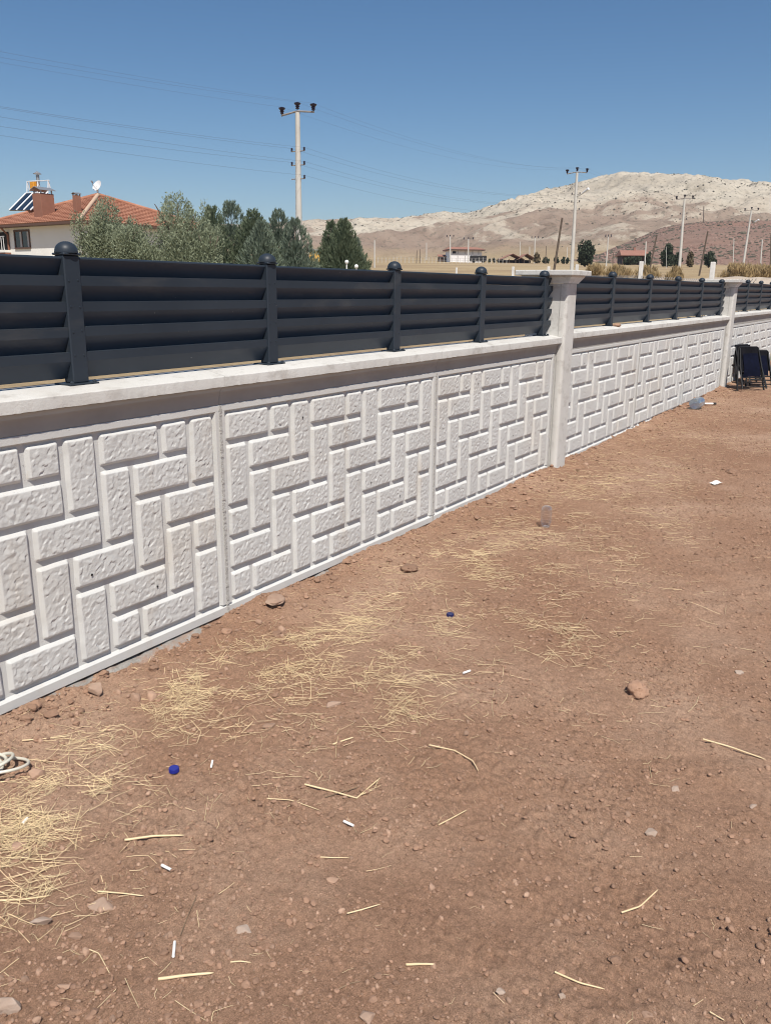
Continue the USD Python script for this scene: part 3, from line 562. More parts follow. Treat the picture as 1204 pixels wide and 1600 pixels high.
for a in [(148, 1081, 27, 'stone', 'pale_stone', 'rounded pale stone at the foot of the nearest wall panel', .75, 61), (994, 1082, 30, 'clod', 'clod', 'rough reddish clod right of the middle of the earth yard', .8, 62),
          (1142, 739, 15, 'clod', 'clod', 'small dark clod behind the white wrapper', .7, 63), (960, 1503, 15, 'clod', 'clod', 'dark clod near the bottom right with a deep shadow', .9, 64), (525, 1104, 31, 'stone', 'pale_stone', 'flat round pale stone below the straw in the middle', .3, 65),
          (376, 1455, 31, 'stone', 'grey_stone', 'whitish flat stone left of the bottom middle', .35, 66), (163, 1417, 44, 'stone', 'pale_stone', 'long flat brown stone below the straw at the left', .35, 67), (62, 1445, 30, 'stone', 'grey_stone', 'pale oval stone near the left edge, below the straw', .5, 68),
          (12, 1578, 36, 'stone', 'grey_stone', 'large grey stone in the bottom left corner', .7, 69), (572, 1592, 24, 'stone', 'pale_stone', 'round stone at the bottom edge left of the middle', .5, 70), (782, 1552, 14, 'stone', 'grey_stone', 'small pale stone at the bottom right of the middle', .6, 71),
          (58, 1213, 24, 'stone', 'pebble', 'brown stone touching the outer loop of the hose', .7, 72), (520, 1377, 20, 'stone', 'pebble', 'round brown pebble just below the cigarette butt in the middle', .4, 73), (876, 1558, 12, 'stone', 'grey_stone', 'tiny pale stone right of the bottom middle', .6, 74),
          (1055, 1234, 12, 'stone', 'grey_stone', 'tiny pale stone at the right of the yard', .6, 75), (1017, 1302, 20, 'stone', 'grey_stone', 'pale streaked stone at the right, standing on edge', .5, 76), (1015, 1590, 20, 'stone', 'pebble', 'half buried flat stone at the bottom edge, right side', .3, 77),
          (1178, 1262, 14, 'stone', 'grey_stone', 'narrow pale stone near the right edge', .4, 78), (100, 1545, 20, 'stone', 'pebble', 'brown pebble left of the bottom left corner', .5, 79), (30, 1325, 24, 'stone', 'pebble', 'brown stone half covered with straw at the left edge', .5, 80),
          (460, 1260, 13, 'clod', 'clod', 'round clod on a thin straw left of the middle', .85, 81), (120, 1465, 22, 'stone', 'pebble', 'small stone beside the oval stone at the left', .5, 83), (640, 890, 24, 'clod', 'clod', 'dark crumbly clod near the wall foot right of the flat slab', .5, 84), (432, 993, 20, 'clod', 'clod', 'dark clod in the straw below the flat slab', .5, 85),
          (420, 1135, 20, 'stone', 'pebble', 'faint flat pebble left of the flat round stone', .3, 86), (1154, 1052, 14, 'stone', 'grey_stone', 'pale pebble near the right edge of the yard', .5, 87), (690, 760, 8, 'clod', 'clod', 'small clod against the footing left of the near pillar', .8, 88), (955, 684, 7, 'clod', 'clod', 'tiny clod at the wall foot between the pillars', .8, 89)]:
    stone(*a[:6], a[6], a[7], cat='clod' if a[3] == 'clod' else 'stone', group=G, rough=.42 if a[3] == 'clod' else .2, asp=.7 if a[1] > 1380 and a[0] < 400 else 1.)
# loose scatter of middle sized stones at the near left, as one mass
P = ground_pt(430, 940); b = lump(90, 3, .3, .28)
v = np.array(b.vertices); v = v*np.array([.075, .045, .05]); obj_s = solo('flat_stone', trimesh.Trimesh(v@np.array([[.86, .5, 0], [-.5, .86, 0], [0, 0, 1]])+[P[0], P[1], P[2]+.012], b.faces, process=False), M['pale_stone'], 'flat beige broken slab lying by the joint of the first two panels', 'stone', smooth=40)
p = onY(966, 509, .0); p[2] = 1.163+.028; b = lump(91, 2, .4, .8); solo('clod', trimesh.Trimesh(np.array(b.vertices)*[.055, .03, .022]+[p[0], .02, 1.186+.012], b.faces, process=False), M['clod'], 'small brown clod lying on the coping between the pillars', 'clod', G, smooth=40)

def stalk(pts, rpx, m, label, flat=1., seg=6):
    P = np.array([ground_pt(x, y) for x, y in pts]); d = np.linalg.norm(P[0]-EYE); rad = .58*rpx*d/FPX
    T = np.linspace(0, 1, len(P)); tt = np.linspace(0, 1, 4*len(P)); Q = np.stack([np.interp(tt, T, P[:, k]) for k in range(3)], 1)
    g_ = yard(Q[:, 0], Q[:, 1]); l_ = np.polyval(np.polyfit(tt, g_, 1), tt); Q[:, 2] = l_+.6*max(0, (g_-l_).max())+rad+.001; taper = np.clip(1.05-.35*tt, .5, 1)*np.clip((1.02-tt)*14, .25, 1)
    return solo('straw_stalk', MB().tube(Q, rad*taper, seg).mesh(), M[m], label, 'straw', 'single straw stalks on the earth', smooth=True)
for pts, rp, m, lab in [([(1097, 1160), (1140, 1171), (1195, 1190)], 2.2, 'pale_straw', 'long straight straw stalk at the right edge of the yard'), ([(970, 1430), (1000, 1414), (1027, 1395)], 2.2, 'pale_straw', 'slanted straw stalk at the lower right'),
                        ([(247, 1533), (290, 1529), (334, 1523)], 3.8, 'pale_straw', 'thick pale straw stalk at the bottom left'), ([(195, 1315), (240, 1312), (288, 1308)], 3., 'pale_straw', 'straw stalk left of the middle above the cigarette butt'),
                        ([(634, 1511), (656, 1510), (679, 1511)], 3.2, 'pale_straw', 'short fat straw piece at the bottom middle'), ([(476, 1229), (520, 1240), (557, 1246), (594, 1220)], 2.4, 'pale_straw', 'bent pale stalk crossing a dark twig in the middle'),
                        ([(508, 1250), (540, 1238), (560, 1230)], 1.5, 'dark_stick', 'thin dark twig under the bent pale stalk'), ([(866, 1523), (905, 1541), (944, 1548)], 2.4, 'pale_straw', 'forked straw stalk at the bottom right'),
                        ([(685, 1292), (706, 1281), (729, 1268)], 1.8, 'pale_straw', 'thin slanted stalk right of the middle'), ([(417, 1247), (455, 1255), (500, 1269)], 1.4, 'pale_straw', 'thin stalk running past a round clod'),
                        ([(0, 1411), (40, 1408), (78, 1402)], 2.4, 'pale_straw', 'straw stalk at the left edge below the straw heap'), ([(542, 1432), (565, 1424), (594, 1415)], 1.8, 'pale_straw', 'thin slanted stalk at the lower middle'),
                        ([(498, 1341), (520, 1342), (546, 1341)], 1.5, 'pale_straw', 'short level stalk below the middle cigarette butt'), ([(153, 1398), (190, 1401), (225, 1403)], 2.0, 'pale_straw', 'level stalk left, below a white cigarette butt'),
                        ([(670, 1170), (710, 1176), (738, 1192), (747, 1210)], 1.8, 'pale_straw', 'curved stalk with a bent end right of the middle'), ([(282, 1465), (295, 1430), (308, 1400)], 1.4, 'dark_stick', 'thin dark twig above the upright cigarette butt'),
                        ([(35, 1160), (70, 1155), (110, 1153)], 1.5, 'pale_straw', 'thin stalk on bare earth above the hose'), ([(527, 1548), (548, 1540), (563, 1535)], 1.5, 'dark_stick', 'short dark twig at the bottom middle'),
                        ([(520, 1165), (535, 1160), (552, 1155)], 2.2, 'pale_straw', 'short broad straw piece in the middle of the yard'), ([(360, 1505), (375, 1505), (392, 1505)], 1.8, 'pale_straw', 'small level straw piece right of the upright butt'),
                        ([(1108, 1585), (1120, 1590), (1131, 1597)], 1.8, 'pale_straw', 'small straw piece at the bottom right corner'), ([(140, 1486), (155, 1493), (173, 1525)], 1.4, 'pale_straw', 'thin bent stalk beside the bottom left stones'), ([(565, 1245), (585, 1233), (592, 1215)], 1.2, 'pale_straw', 'frayed stalk end in the middle of the yard')]:
    stalk(pts, rp, m, lab)
def butt(px, py, qx, qy, rpx, lab):
    rpx *= .68; a, b = ground_pt(px, py), ground_pt(qx, qy); rad = rpx*np.linalg.norm(a-EYE)/FPX; a[2] += rad+.004; b[2] += rad+.004
    t = thing('cigarette_butt', lab, 'cigarette butt', a, 0, 'cigarette butts on the earth'); d = b-a
    obj('paper', MB().tube([d*0, d*.72], rad, 10).mesh(), M['paper_white'], t, smooth=40); obj('filter', MB().tube([d*.72, d], rad*.97, 10).mesh(), M['paper_white'], t, smooth=40)
butt(271, 1499, 273, 1476, 3., 'white cigarette butt lying upright in the view, bottom left'); butt(253, 1356, 267, 1363, 3., 'white cigarette butt left of the middle above a level stalk'); butt(537, 1287, 552, 1294, 2.9, 'white cigarette butt in the middle of the yard')
butt(723, 1055, 734, 1051, 2.6, 'white cigarette butt right of the middle near the straw'); butt(330, 1202, 332, 1192, 2.4, 'white cigarette butt beside the blue bottle cap'); butt(36, 1290, 43, 1282, 2.6, 'crumpled white butt in the straw heap at the left')
def cap(px, py, rpx, m, lab):
    p = ground_pt(px, py); rad = rpx*np.linalg.norm(p-EYE)/FPX; t = thing('bottle_cap', lab, 'bottle cap', (p[0], p[1], p[2]+.004), 0, 'bottle caps on the earth')
    b = MB(); th = np.arange(48)*2*math.pi/48; rr = rad*(1+.035*np.cos(th*24))
    V = np.vstack([np.column_stack([rr*np.cos(th), rr*np.sin(th), th*0+z]) for z in (0, rad*.75)]); q = np.arange(48); k = (q+1) % 48; b.add(V, np.stack([q, k, k+48, q+48], 1))
    obj('skirt', b.mesh(), m, t, smooth=30); obj('lid', MB().lathe([(rad*1.0, rad*.75), (rad*.93, rad*.86), (rad*.8, rad*.86), (rad*.78, rad*.82), (0, rad*.82)], 32).mesh(), m, t, smooth=30)
cap(272, 1207, 7.2, M['blue_plastic'], 'bright blue plastic bottle cap at the left of the yard'); cap(703, 964, 5.5, M['navy_plastic'], 'dark blue plastic bottle cap in the straw right of the middle')

# upright clear bottle, fallen bottle, wrapper, hose, chairs
p = ground_pt(852, 823); t = thing('plastic_bottle', 'clear plastic bottle standing upside down in the straw', 'bottle', p, .3)
prof = [(0, .0), (.020, .0), (.026, .006), (.030, .016), (.0335, .030), (.0345, .034), (.0325, .037), (.0345, .040)]
for k in range(5): prof += [(.036, .046+k*.014), (.0345, .053+k*.014)]
prof += [(.036, .118), (.034, .130), (.028, .140), (.018, .1455), (0, .144)]
obj('body', MB().lathe(prof, 28).mesh(), M['clear_pet'], t, smooth=True); obj('label_band', MB().lathe([(.0352, .030), (.0356, .034), (.0352, .0385)], 28).mesh(), M['clear_pet'], t, smooth=True)
obj('rim', MB().lathe([(.0205, .0005), (.0225, .001), (.0225, .004), (.0205, .0045)], 20).mesh(), M['white_plastic'], t, smooth=True)
p = ground_pt(1083, 640); q = ground_pt(1110, 632); d = (q-p); d[2] = 0; Lb = np.linalg.norm(d); d /= Lb; Lb = .36
t = thing('plastic_bottle', 'pale blue large water bottle lying on its side at the wall foot', 'bottle', (p[0], p[1], p[2]+.075), 0); ax = d*.9+np.array([0, 0, .02])
pr = [(0, 0), (.058, .0), (.07, .012)]+[(.072 if k % 2 else .068, .03+.025*k) for k in range(8)]+[(.066, .24), (.045, .285), (.018, .31), (.018, .335)]
obj('body', MB().lathe(pr, 24, (0, 0, 0), ax).mesh(), M['blue_pet'], t, smooth=True); obj('cap', MB().lathe([(0, .352), (.02, .35), (.021, .333), (.0, .332)][::-1], 16, (0, 0, 0), ax).mesh(), M['blue_plastic'], t, smooth=40)
p = ground_pt(1107, 634); q = ground_pt(1110, 632); t = thing('brush', 'white roller handle with dark end beside the lying water bottle', 'paint roller', (p[0], p[1], p[2]+.03), 0); d = RT*.12
obj('handle', MB().tube([-d*.55, d*.45], .012, 10).mesh(), M['white_plastic'], t, smooth=40); obj('grip', MB().tube([d*.46, d*.78], .016, 10).mesh(), M['black_metal'], t, smooth=40)
p = ground_pt(1118, 757); X, Y = np.meshgrid(np.linspace(-.05, .05, 14), np.linspace(-.032, .032, 10), indexing='ij'); Z = .012+.022*np.maximum(0, 1-(X/.05)**2)*np.maximum(.2, 1-(Y/.032)**2)+.014*(meshkit.fbm(np.stack([X*60, Y*60, X*0], -1), 3, 8)-.5)
a = (np.arange(13)[:, None]*10+np.arange(9)).ravel(); ca, sa = math.cos(-.3), math.sin(-.3)
solo('wrapper', (np.stack([p[0]+X*ca-Y*sa, p[1]+X*sa+Y*ca, p[2]+Z], -1).reshape(-1, 3), np.stack([a, a+10, a+11, a+1], 1)), M['paper_white'], 'crumpled white wrapper on the earth in front of a dark clod', 'litter')
t = thing('hose_coil', 'pale coiled hose lying in the straw at the left edge', 'hose', ground_pt(-6, 1208), 0); c0 = ground_pt(-6, 1208)
def loop(rx, ry, h0, h1, ph, dx=0, dy=0, turns=1.): 
    th = np.linspace(0, 2*math.pi*turns, int(50*turns)); x, y = dx+rx*np.cos(th), dy+ry*np.sin(th); e = np.array([RT[0], RT[1]])/np.hypot(RT[0], RT[1]); f = FH
    return np.column_stack([x*e[0]+y*f[0], x*e[1]+y*f[1], h0+(h1-h0)*(.5+.5*np.cos(th+ph))])
obj('loop', MB().tube(loop(.106, .075, .008, .045, 1.2), .0052, 10).mesh(), M['hose_rubber'], t, smooth=True)
obj('loop', MB().tube(loop(.066, .062, .012, .055, .3, -.012, .004, 2.0), .0056, 10).mesh(), M['hose_rubber'], t, smooth=True)
obj('loop', MB().tube(loop(.046, .05, .03, .06, 2.3, -.02, .012, 1.6), .0056, 10).mesh(), M['hose_rubber'], t, smooth=True)
obj('loop', MB().tube(loop(.060, .05, .02, .035, 4., -.035, -.012, 1.3), .0052, 10).mesh(), M['hose_rubber'], t, smooth=True)

def chair(loc, rz, lab, m, h=.68, w=.46):
    """a folded steel chair leaning on the wall: two hinged U frames, cloth seat and back between them"""
    t = thing('folded_chair', lab, 'folding chair', loc, rz, 'folded chairs leaning on the wall'); ln = .20; ra = .014
    def P(x, s, off=0): return np.array([x*(1.04-.26*s), -ln+s*ln*.93/1.-off*.95, s*h+off*.25])
    for sx, nm in ((-1, 'frame_leg'), (1, 'frame_leg')):
        obj(nm, MB().tube([P(sx*w/2, 0), P(sx*w/2, .55), P(sx*w/2*.98, .9), P(sx*w/2*.86, 1.0)], ra, 8).mesh(), M['black_metal'], t, smooth=True)
        obj('rear_leg', MB().tube([P(sx*w/2*.9, .02, .10), P(sx*w/2*.9, .5, .045), P(sx*w/2*.9, .97, .02)], ra, 8).mesh(), M['black_metal'], t, smooth=True)
    obj('top_rail', MB().tube([P(-w/2*.86, 1.), P(w/2*.86, 1.)], ra, 8).mesh(), M['black_metal'], t, smooth=True)
    for s, o in ((.06, .10), (.17, .085), (.28, .07)): obj('crossbar', MB().tube([P(-w/2*.9, s, o), P(w/2*.9, s, o)], .010, 8).mesh(), M['black_metal'], t, smooth=True)
    def sheet(s0, s1, off, bulge, mm, nm, ww):
        xs, ss = np.linspace(-ww/2, ww/2, 9), np.linspace(s0, s1, 9); V = np.array([P(x, s, off+bulge*(1-(2*x/ww)**2)+.05*(meshkit.noise(np.array([x*13, s*4, h*50]), 3)-.5)) for x in xs for s in ss]); a = (np.arange(8)[:, None]*9+np.arange(8)).ravel()
        obj(nm, (V, np.stack([a, a+9, a+10, a+1], 1)), mm, t, smooth=True)
    sheet(.44, .99, .020, .02, M['black_cloth'], 'backrest', w*.94); sheet(.14 if w > .45 else .30, .84, .05, .03, m, 'seat', w*.66)
for px, py, rz_, h_, w_, lab, mm in ((1166, 598, -.42, .60, .52, 'black folded chair standing nearest the far pillar', 'black_cloth'), (1172, 610, -.80, .64, .44, 'navy seated folded chair in the middle of the leaning pile', 'navy_cloth'),
                                     (1185, 605, -1.0, .56, .40, 'outermost folded chair of the pile with bare crossbars', 'navy_cloth')):
    q = ground_pt(px, py); chair((q[0]-.2*math.sin(rz_), q[1]+.2*math.cos(rz_), q[2]), rz_, lab, M[mm], h_, w_)

# ------------------------------------------------------------------ trees behind the fence
def leaves(c, d, L, W, r):
    """one rhombus per leaf: centres c, directions d"""
    n = len(c); d = d/np.linalg.norm(d, axis=1, keepdims=True); s = np.cross(d, r.normal(size=(n, 3))); s /= np.linalg.norm(s, axis=1, keepdims=True); L = np.broadcast_to(L, n)[:, None]; W = np.broadcast_to(W, n)[:, None]
    V = np.stack([c-d*L/2, c+s*W/2, c+d*L/2, c-s*W/2], 1).reshape(-1, 3); a = np.arange(n)*4
    return V, np.stack([a, a+1, a+2, a+3], 1)
def trunk(t, h, r0, m='bark', limbs=5, seed=0, spread=.5):
    r = np.random.default_rng(seed); b = MB().tube([(0, 0, -.2), (.03, .02, h*.3), (.0, .05, h*.62), (.02, .0, h*.9)], [r0*1.2, r0, r0*.6, r0*.15], 8)
    for k in range(limbs):
        a = r.uniform(0, 6.28); z0 = h*r.uniform(.15, .6); e = np.array([math.cos(a), math.sin(a), 0])*spread*r.uniform(.5, 1)
        b.tube([(0, 0, z0), e*.5+[0, 0, z0+h*.14], e+[0, 0, z0+h*.3]], [r0*.45, r0*.3, r0*.1], 6)
    obj('trunk', b.mesh(), M[m], t, smooth=True)
def bushy(px, topy, wpx, d, m, lab, name='grey_bush_tree', cat='tree', n=9000, seed=1, leaf=(.10, .035), upright=.6, shape=1., lobes=9, group=None, basez=None):
    p = at(px, 420, d); z0 = float(field(np.array([p[0]]), np.array([p[1]]))[0]) if basez is None else basez; top = at(px, topy, d)[2]; h = top-z0; w = wpx*d/FPX*(.97 if d < 100 else .74); r = np.random.default_rng(seed)
    t = thing(name, lab, cat, (p[0], p[1], z0), 0, group); trunk(t, h, .035*h**.8+.02, seed=seed, spread=w*.3); C, D = [], []
    lob = []
    for k in range(lobes):
        a = r.uniform(0, 6.28); q = math.sqrt(r.random())*w*.36; zz = r.uniform(.18, .72)*h; lob.append((q*math.cos(a), q*math.sin(a), zz, w*r.uniform(.16, .27), h*r.uniform(.18, .30)))
    lob.append((r.normal(0, .05)*w, r.normal(0, .05)*w, h*.73, w*.2, h*.27)); lob.append((0, 0, h*.4, w*.36, h*.36))
    for k in range(5): lob.append((w*r.uniform(-.4, .4), w*r.uniform(-.3, .3), h*r.uniform(.65, .86), w*.07, h*r.uniform(.10, .16)))
    vol = np.array([l[3]**2*l[4] for l in lob])**.75; k = r.choice(len(lob), n, p=vol/vol.sum()); Lb = np.array(lob)[k]; u = r.normal(size=(n, 3)); u /= np.linalg.norm(u, axis=1, keepdims=True); rad = r.random(n)**.28
    c = Lb[:, :3]+u*rad[:, None]*np.column_stack([Lb[:, 3], Lb[:, 3], Lb[:, 4]]); c += .04*w*(r.normal(size=(n, 3)))*.35
    keep = (c[:, 2] > .05*h)&(meshkit.fbm(c*2.6/max(.5, w*.35)+seed, 3, seed) > .33); c = c[keep]; u = u[keep]; n = len(c)
    dd = u*.6+np.array([0, 0, upright])+r.normal(0, .45, (n, 3)); s = r.uniform(.7, 1.4, n)
    obj('crown', leaves(c, dd, leaf[0]*s, leaf[1]*s, r), M[m], t); return t
def conical(px, topy, wpx, d, m, lab, n=420, seed=1, leaf=(.15, .026), leaders=3, name='juniper_tree', group=None):
    p = at(px, 420, d); z0 = float(field(np.array([p[0]]), np.array([p[1]]))[0]); h = at(px, topy, d)[2]-z0; w = 1.22*wpx*d/FPX; n = int(n*1.7); r = np.random.default_rng(seed)
    t = thing(name, lab, 'tree', (p[0], p[1], z0), 0, group); trunk(t, h, .06, seed=seed, limbs=3, spread=.3); C, D, S = [], [], []
    heads = [(0, 0, 1.)]+[(w*r.uniform(-.22, .22), w*r.uniform(-.2, .2), r.uniform(.72, .93)) for _ in range(leaders-1)]
    for hx, hy, hh in heads:
        H = h*hh
        for k in range(int(n*hh)):
            tt = r.random()**1.25*.985; a = r.uniform(0, 6.28); R = (w*.5*(1-.25*(hh < 1)))*(1-tt)**.78*(.72+.5*meshkit.noise(np.array([a*1.4, tt*6, seed+hx*9]), seed))+.02
            q = R*r.uniform(.45, 1.)**.5; b = np.array([hx*(1-tt)+q*math.cos(a), hy*(1-tt)+q*math.sin(a), .04*h+H*.96*tt]); out = np.array([math.cos(a)*.9, math.sin(a)*.9, .75+tt*1.1])
            ln = (.16+.28*(1-tt))*(h/4)**.7; kk = 15; s = r.random(kk)
            c = b+out/np.linalg.norm(out)*ln*(s[:, None]-.2)+r.normal(0, .035, (kk, 3))*(1-.6*s[:, None]); C.append(c); D.append(out+r.normal(0, .42, (kk, 3))); S.append(r.uniform(.6, 1.25, kk))
    C = np.vstack(C); D = np.vstack(D); S = np.concatenate(S)
    obj('crown', leaves(C, D, leaf[0]*S, leaf[1]*S, r), M[m], t); return t
GT = 'trees behind the near fence'
bushy(172, 305, 112, 31, 'grey_leaf', 'grey green bushy tree in front of the house corner, leftmost of the trees', n=34000, seed=3, leaf=(.085, .03), group=GT)
bushy(212, 338, 80, 30, 'grey_leaf', 'low grey green bush between the two tall grey green trees', n=18000, seed=4, leaf=(.085, .03), group=GT)
bushy(282, 299, 120, 30, 'grey_leaf', 'tallest grey green bushy tree, right of the house roof', n=38000, seed=5, leaf=(.085, .03), lobes=12, group=GT)
bushy(330, 352, 70, 29.5, 'grey_leaf', 'low grey green bush against the junipers', n=14000, seed=6, leaf=(.085, .03), group=GT)
bushy(322, 338, 66, 31.5, 'grey_leaf', 'grey green bush filling the gap before the first juniper', n=14000, seed=8, leaf=(.085, .03), group=GT)
conical(334, 322, 96, 33, 'dark_juniper', 'dark green juniper just right of the grey green trees', 330, 11, group=GT)
conical(364, 315, 116, 34, 'blue_juniper', 'tall blue green juniper left in the juniper row', 380, 12, group=GT)
conical(398, 328, 110, 32.5, 'dark_juniper', 'darker juniper in the middle of the row', 340, 13, group=GT)
conical(410, 346, 90, 30.5, 'blue_juniper', 'low spreading blue green juniper before the middle of the row', 330, 14, group=GT)
conical(437, 329, 104, 33.5, 'blue_juniper', 'pointed blue green juniper left of the near utility pole', 380, 15, group=GT)
conical(462, 342, 92, 32.5, 'blue_juniper', 'blue green juniper behind the near utility pole', 330, 16, group=GT)
conical(537, 343, 84, 36, 'dark_juniper', 'dark green juniper standing alone right of the near utility pole, right half', 620, 17, leaders=4, group=GT)
conical(517, 345, 56, 36.6, 'dark_juniper', 'narrow dark green juniper joined to the lone juniper, left half', 330, 18, leaders=2, group=GT)
conical(556, 372, 48, 36.2, 'blue_juniper', 'small greyish juniper at the right foot of the lone juniper', 200, 19, leaders=2, group=GT)
GF = 'far trees and bushes below the hills'
bushy(913, 374, 40, 172, 'far_leaf', 'broad dark round tree right of the near pillar with shade under it', 'far_tree', n=2600, seed=21, leaf=(.5, .26), upright=.1, group=GF)
bushy(1041, 379, 30, 190, 'far_leaf', 'dark green tree right of the red roofed house', 'far_tree', n=2200, seed=22, leaf=(.5, .26), upright=.2, group=GF)
bushy(1056, 395, 18, 195, 'far_leaf', 'small dark bush right of the far dark tree', 'far_bush', 'bush', n=900, seed=23, leaf=(.5, .3), group=GF)
bushy(1076, 393, 15, 195, 'dry_bush', 'brownish bush between the far utility pole and the leaning pole', 'far_bush', 'bush', n=900, seed=24, leaf=(.5, .3), group=GF)
bushy(1106, 391, 22, 190, 'far_leaf', 'round dark bush beside the leaning pole on the right', 'far_bush', 'bush', n=1200, seed=25, leaf=(.5, .3), group=GF)
bushy(1012, 393, 12, 215, 'far_leaf', 'dark bush at the right end of the red roofed house', 'far_bush', 'bush', n=700, seed=26, leaf=(.5, .3), group=GF)
bushy(838, 394, 16, 235, 'dry_bush', 'brownish bush right of the open sheds', 'far_bush', 'bush', n=800, seed=27, leaf=(.6, .35), group=GF)
bushy(985, 400, 36, 222, 'far_leaf', 'low hedge in front of the red roofed house', 'far_bush', 'bush', n=1000, seed=29, leaf=(.5, .3), group=GF)
for k, (x, y, w) in enumerate([(764, 404, 6), (771, 403, 6), (778, 404, 6), (784, 404, 6)]):
    bushy(x, y, w, 245, 'far_leaf', ('leftmost', 'second', 'third', 'rightmost')[k]+' slim dark cypress in the row right of the white barn', 'far_cypress', 'tree', n=260, seed=40+k, leaf=(.5, .25), group=GF)
for k, (x, y, w) in enumerate([(851, 401, 14), (868, 400, 12), (879, 401, 8), (885, 402, 6)]):
    bushy(x, y, w, 240, 'far_leaf', 'far dark bush '+('right of the brownish bush', 'left of the leaning dark pole', 'right of the leaning dark pole', 'just left of the second utility pole')[k], 'far_bush', 'bush', n=420, seed=50+k, leaf=(.5, .3), group=GF)
for k, (x, y, w, dd) in enumerate([(1152, 411, 60, 75), (1055, 417, 26, 45), (1190, 413, 50, 80), (965, 414, 50, 70), (930, 412, 40, 74), (1010, 414, 40, 66)]):
    bushy(x, y, w, dd, 'dry_grass', 'clump of tall dry grass '+('right of the far utility pole foot', 'around the third utility pole foot', 'at the right edge of the field', 'behind the fence right of the near pillar', 'just right of the near pillar cap', 'left of the third utility pole')[k], 'grass_clump', 'dry grass', n=3500, seed=60+k, leaf=(.4, .05), upright=1.5, group='clumps of dry grass in the field')

# ------------------------------------------------------------------ utility poles and wires
def gz(p): return float(field(np.array([p[0]]), np.array([p[1]]))[0])
p1, p2 = at(467, 415, 45), at(893, 418, 85); LINE = (p2-p1)[:2]/np.linalg.norm((p2-p1)[:2]); PERP = np.array([-LINE[1], LINE[0]])
def utility(bx, by, tx, ty, d, lab, lamp=False, arms=3, armdir=None):
    b = at(bx, by, d); tp = at(tx, ty, d); z0 = gz(b); tp = tp-np.array([0, 0, .30])
    k = (z0-tp[2])/(b[2]-tp[2]); foot = tp+(b-tp)*k; h = tp[2]-z0
    t = thing('utility_pole', lab, 'utility pole', foot, 0, 'concrete utility poles in a line'); top = tp-foot
    obj('shaft', MB().tube([top*0+[0, 0, -.3], top*.5, top], [.19, .155, .115], 12).mesh(), M['pole_concrete'], t, smooth=40)
    e = np.append(PERP if armdir is None else armdir, 0); ins = []
    a = MB().tube([top-e*.98+[0, 0, -.06], top-e*.0+[0, 0, .06], top+e*.98+[0, 0, -.06]], .045, 6)
    arm = obj('crossarm', a.mesh(), M['rust_steel'], t, smooth=40)
    for s, zo in ((-.95, .0), (0, .14), (.95, .0)):
        q = top+e*s+np.array([0, 0, zo]); obj('insulator', MB().lathe([(.05, 0), (.10, .05), (.06, .09), (.12, .13), (.07, .17), (.15, .23), (.17, .29), (.06, .33), (0, .34)], 12, q).mesh(), M['porcelain'], t, smooth=35); ins.append(foot+q+[0, 0, .33])
    low = []
    for k in range(arms):
        q = top*(1-(.205+.075*k)*1.0); obj('bracket', MB().tube([q-e*.42, q+e*.42], .026, 6).mesh(), M['rust_steel'], t, smooth=40)
        for s in (-.38, .38):
            if k == 2 and s > 0: continue
            w = q+e*s; obj('spool_insulator', MB().lathe([(.03, 0), (.06, .04), (.035, .08), (.065, .12), (.03, .17), (0, .18)], 10, w).mesh(), M['porcelain'], t, smooth=35); low.append(foot+w+[0, 0, .15])
    if lamp:
        q = top*.77; f = np.append(-FH, 0)*.4-np.append(PERP, 0)*.6; obj('lamp_arm', MB().tube([q, q+f*.6+[0, 0, .12], q+f+[0, 0, .28]], .03, 6).mesh(), M['galvanised'], t, smooth=True)
        obj('lamp_head', MB().tube([q+f*.95+[0, 0, .28], q+f*1.7+[0, 0, .62]], [.09, .13], 8).mesh(), M['white_metal'], t, smooth=True)
    return ins, low
U1 = utility(467.5, 413, 464.5, 165, 45, 'tallest concrete utility pole, nearest, among the junipers'); U2 = utility(893, 416, 901.5, 264, 85, 'second concrete utility pole, rising behind the near pillar', lamp=True)
U3 = utility(1061, 418, 1069.5, 306, 113, 'third concrete utility pole, right of the far dark tree'); U4 = utility(1161, 411, 1174, 325, 148, 'fourth concrete utility pole, nearest the right edge', lamp=True)
def sagline(a, b, sag, n=24):
    t = np.linspace(0, 1, n)[:, None]; p = a*(1-t)+b*t; p[:, 2] -= (4*sag*t*(1-t))[:, 0]; return p
wires = MB
def cablething(name, a, b, sag, rad, lab): return solo(name, MB().tube(sagline(a, b, sag), rad, 5, False).mesh(), M['cable'], lab, 'cable', 'overhead cables', smooth=True)
wl = ['left high voltage wire', 'middle high voltage wire', 'right high voltage wire']; ll = ['top left low wire', 'top right low wire', 'second left low wire', 'second right low wire', 'lowest wire']
def px_at(P): v = P-EYE; return 602+FPX*(v@RT)/(v@FW), 800-FPX*(v@UP)/(v@FW)
back = -np.append(LINE, 0)*46
def endz(a, b, sag, ytarget):                               # height of the wire's far end so that it leaves the frame at that height
    lo, hi = -6., 14.
    for _ in range(40):
        m = (lo+hi)/2; P = sagline(a, b+[0, 0, m], sag, 200); P = P[(P-EYE)@FW > 1]; xy = np.array([px_at(q) for q in P]); o = np.argsort(xy[:, 0]); y = np.interp(0, xy[o, 0], xy[o, 1])
        if y > ytarget: lo = m
        else: hi = m
    return b+[0, 0, m]
for k in range(3):
    cablething('overhead_cable', U1[0][k], endz(U1[0][k], U1[0][k]+back, .5, (80, 89, 97)[k]), .5, .0026, wl[k]+' running left from the nearest pole')
    cablething('overhead_cable', U1[0][k], U2[0][k], .9, .0028, wl[k]+' between the first and second poles'); cablething('overhead_cable', U2[0][k], U3[0][k], .6, .0035, wl[k]+' between the second and third poles'); cablething('overhead_cable', U3[0][k], U4[0][k], .6, .0035, wl[k]+' between the third and fourth poles')
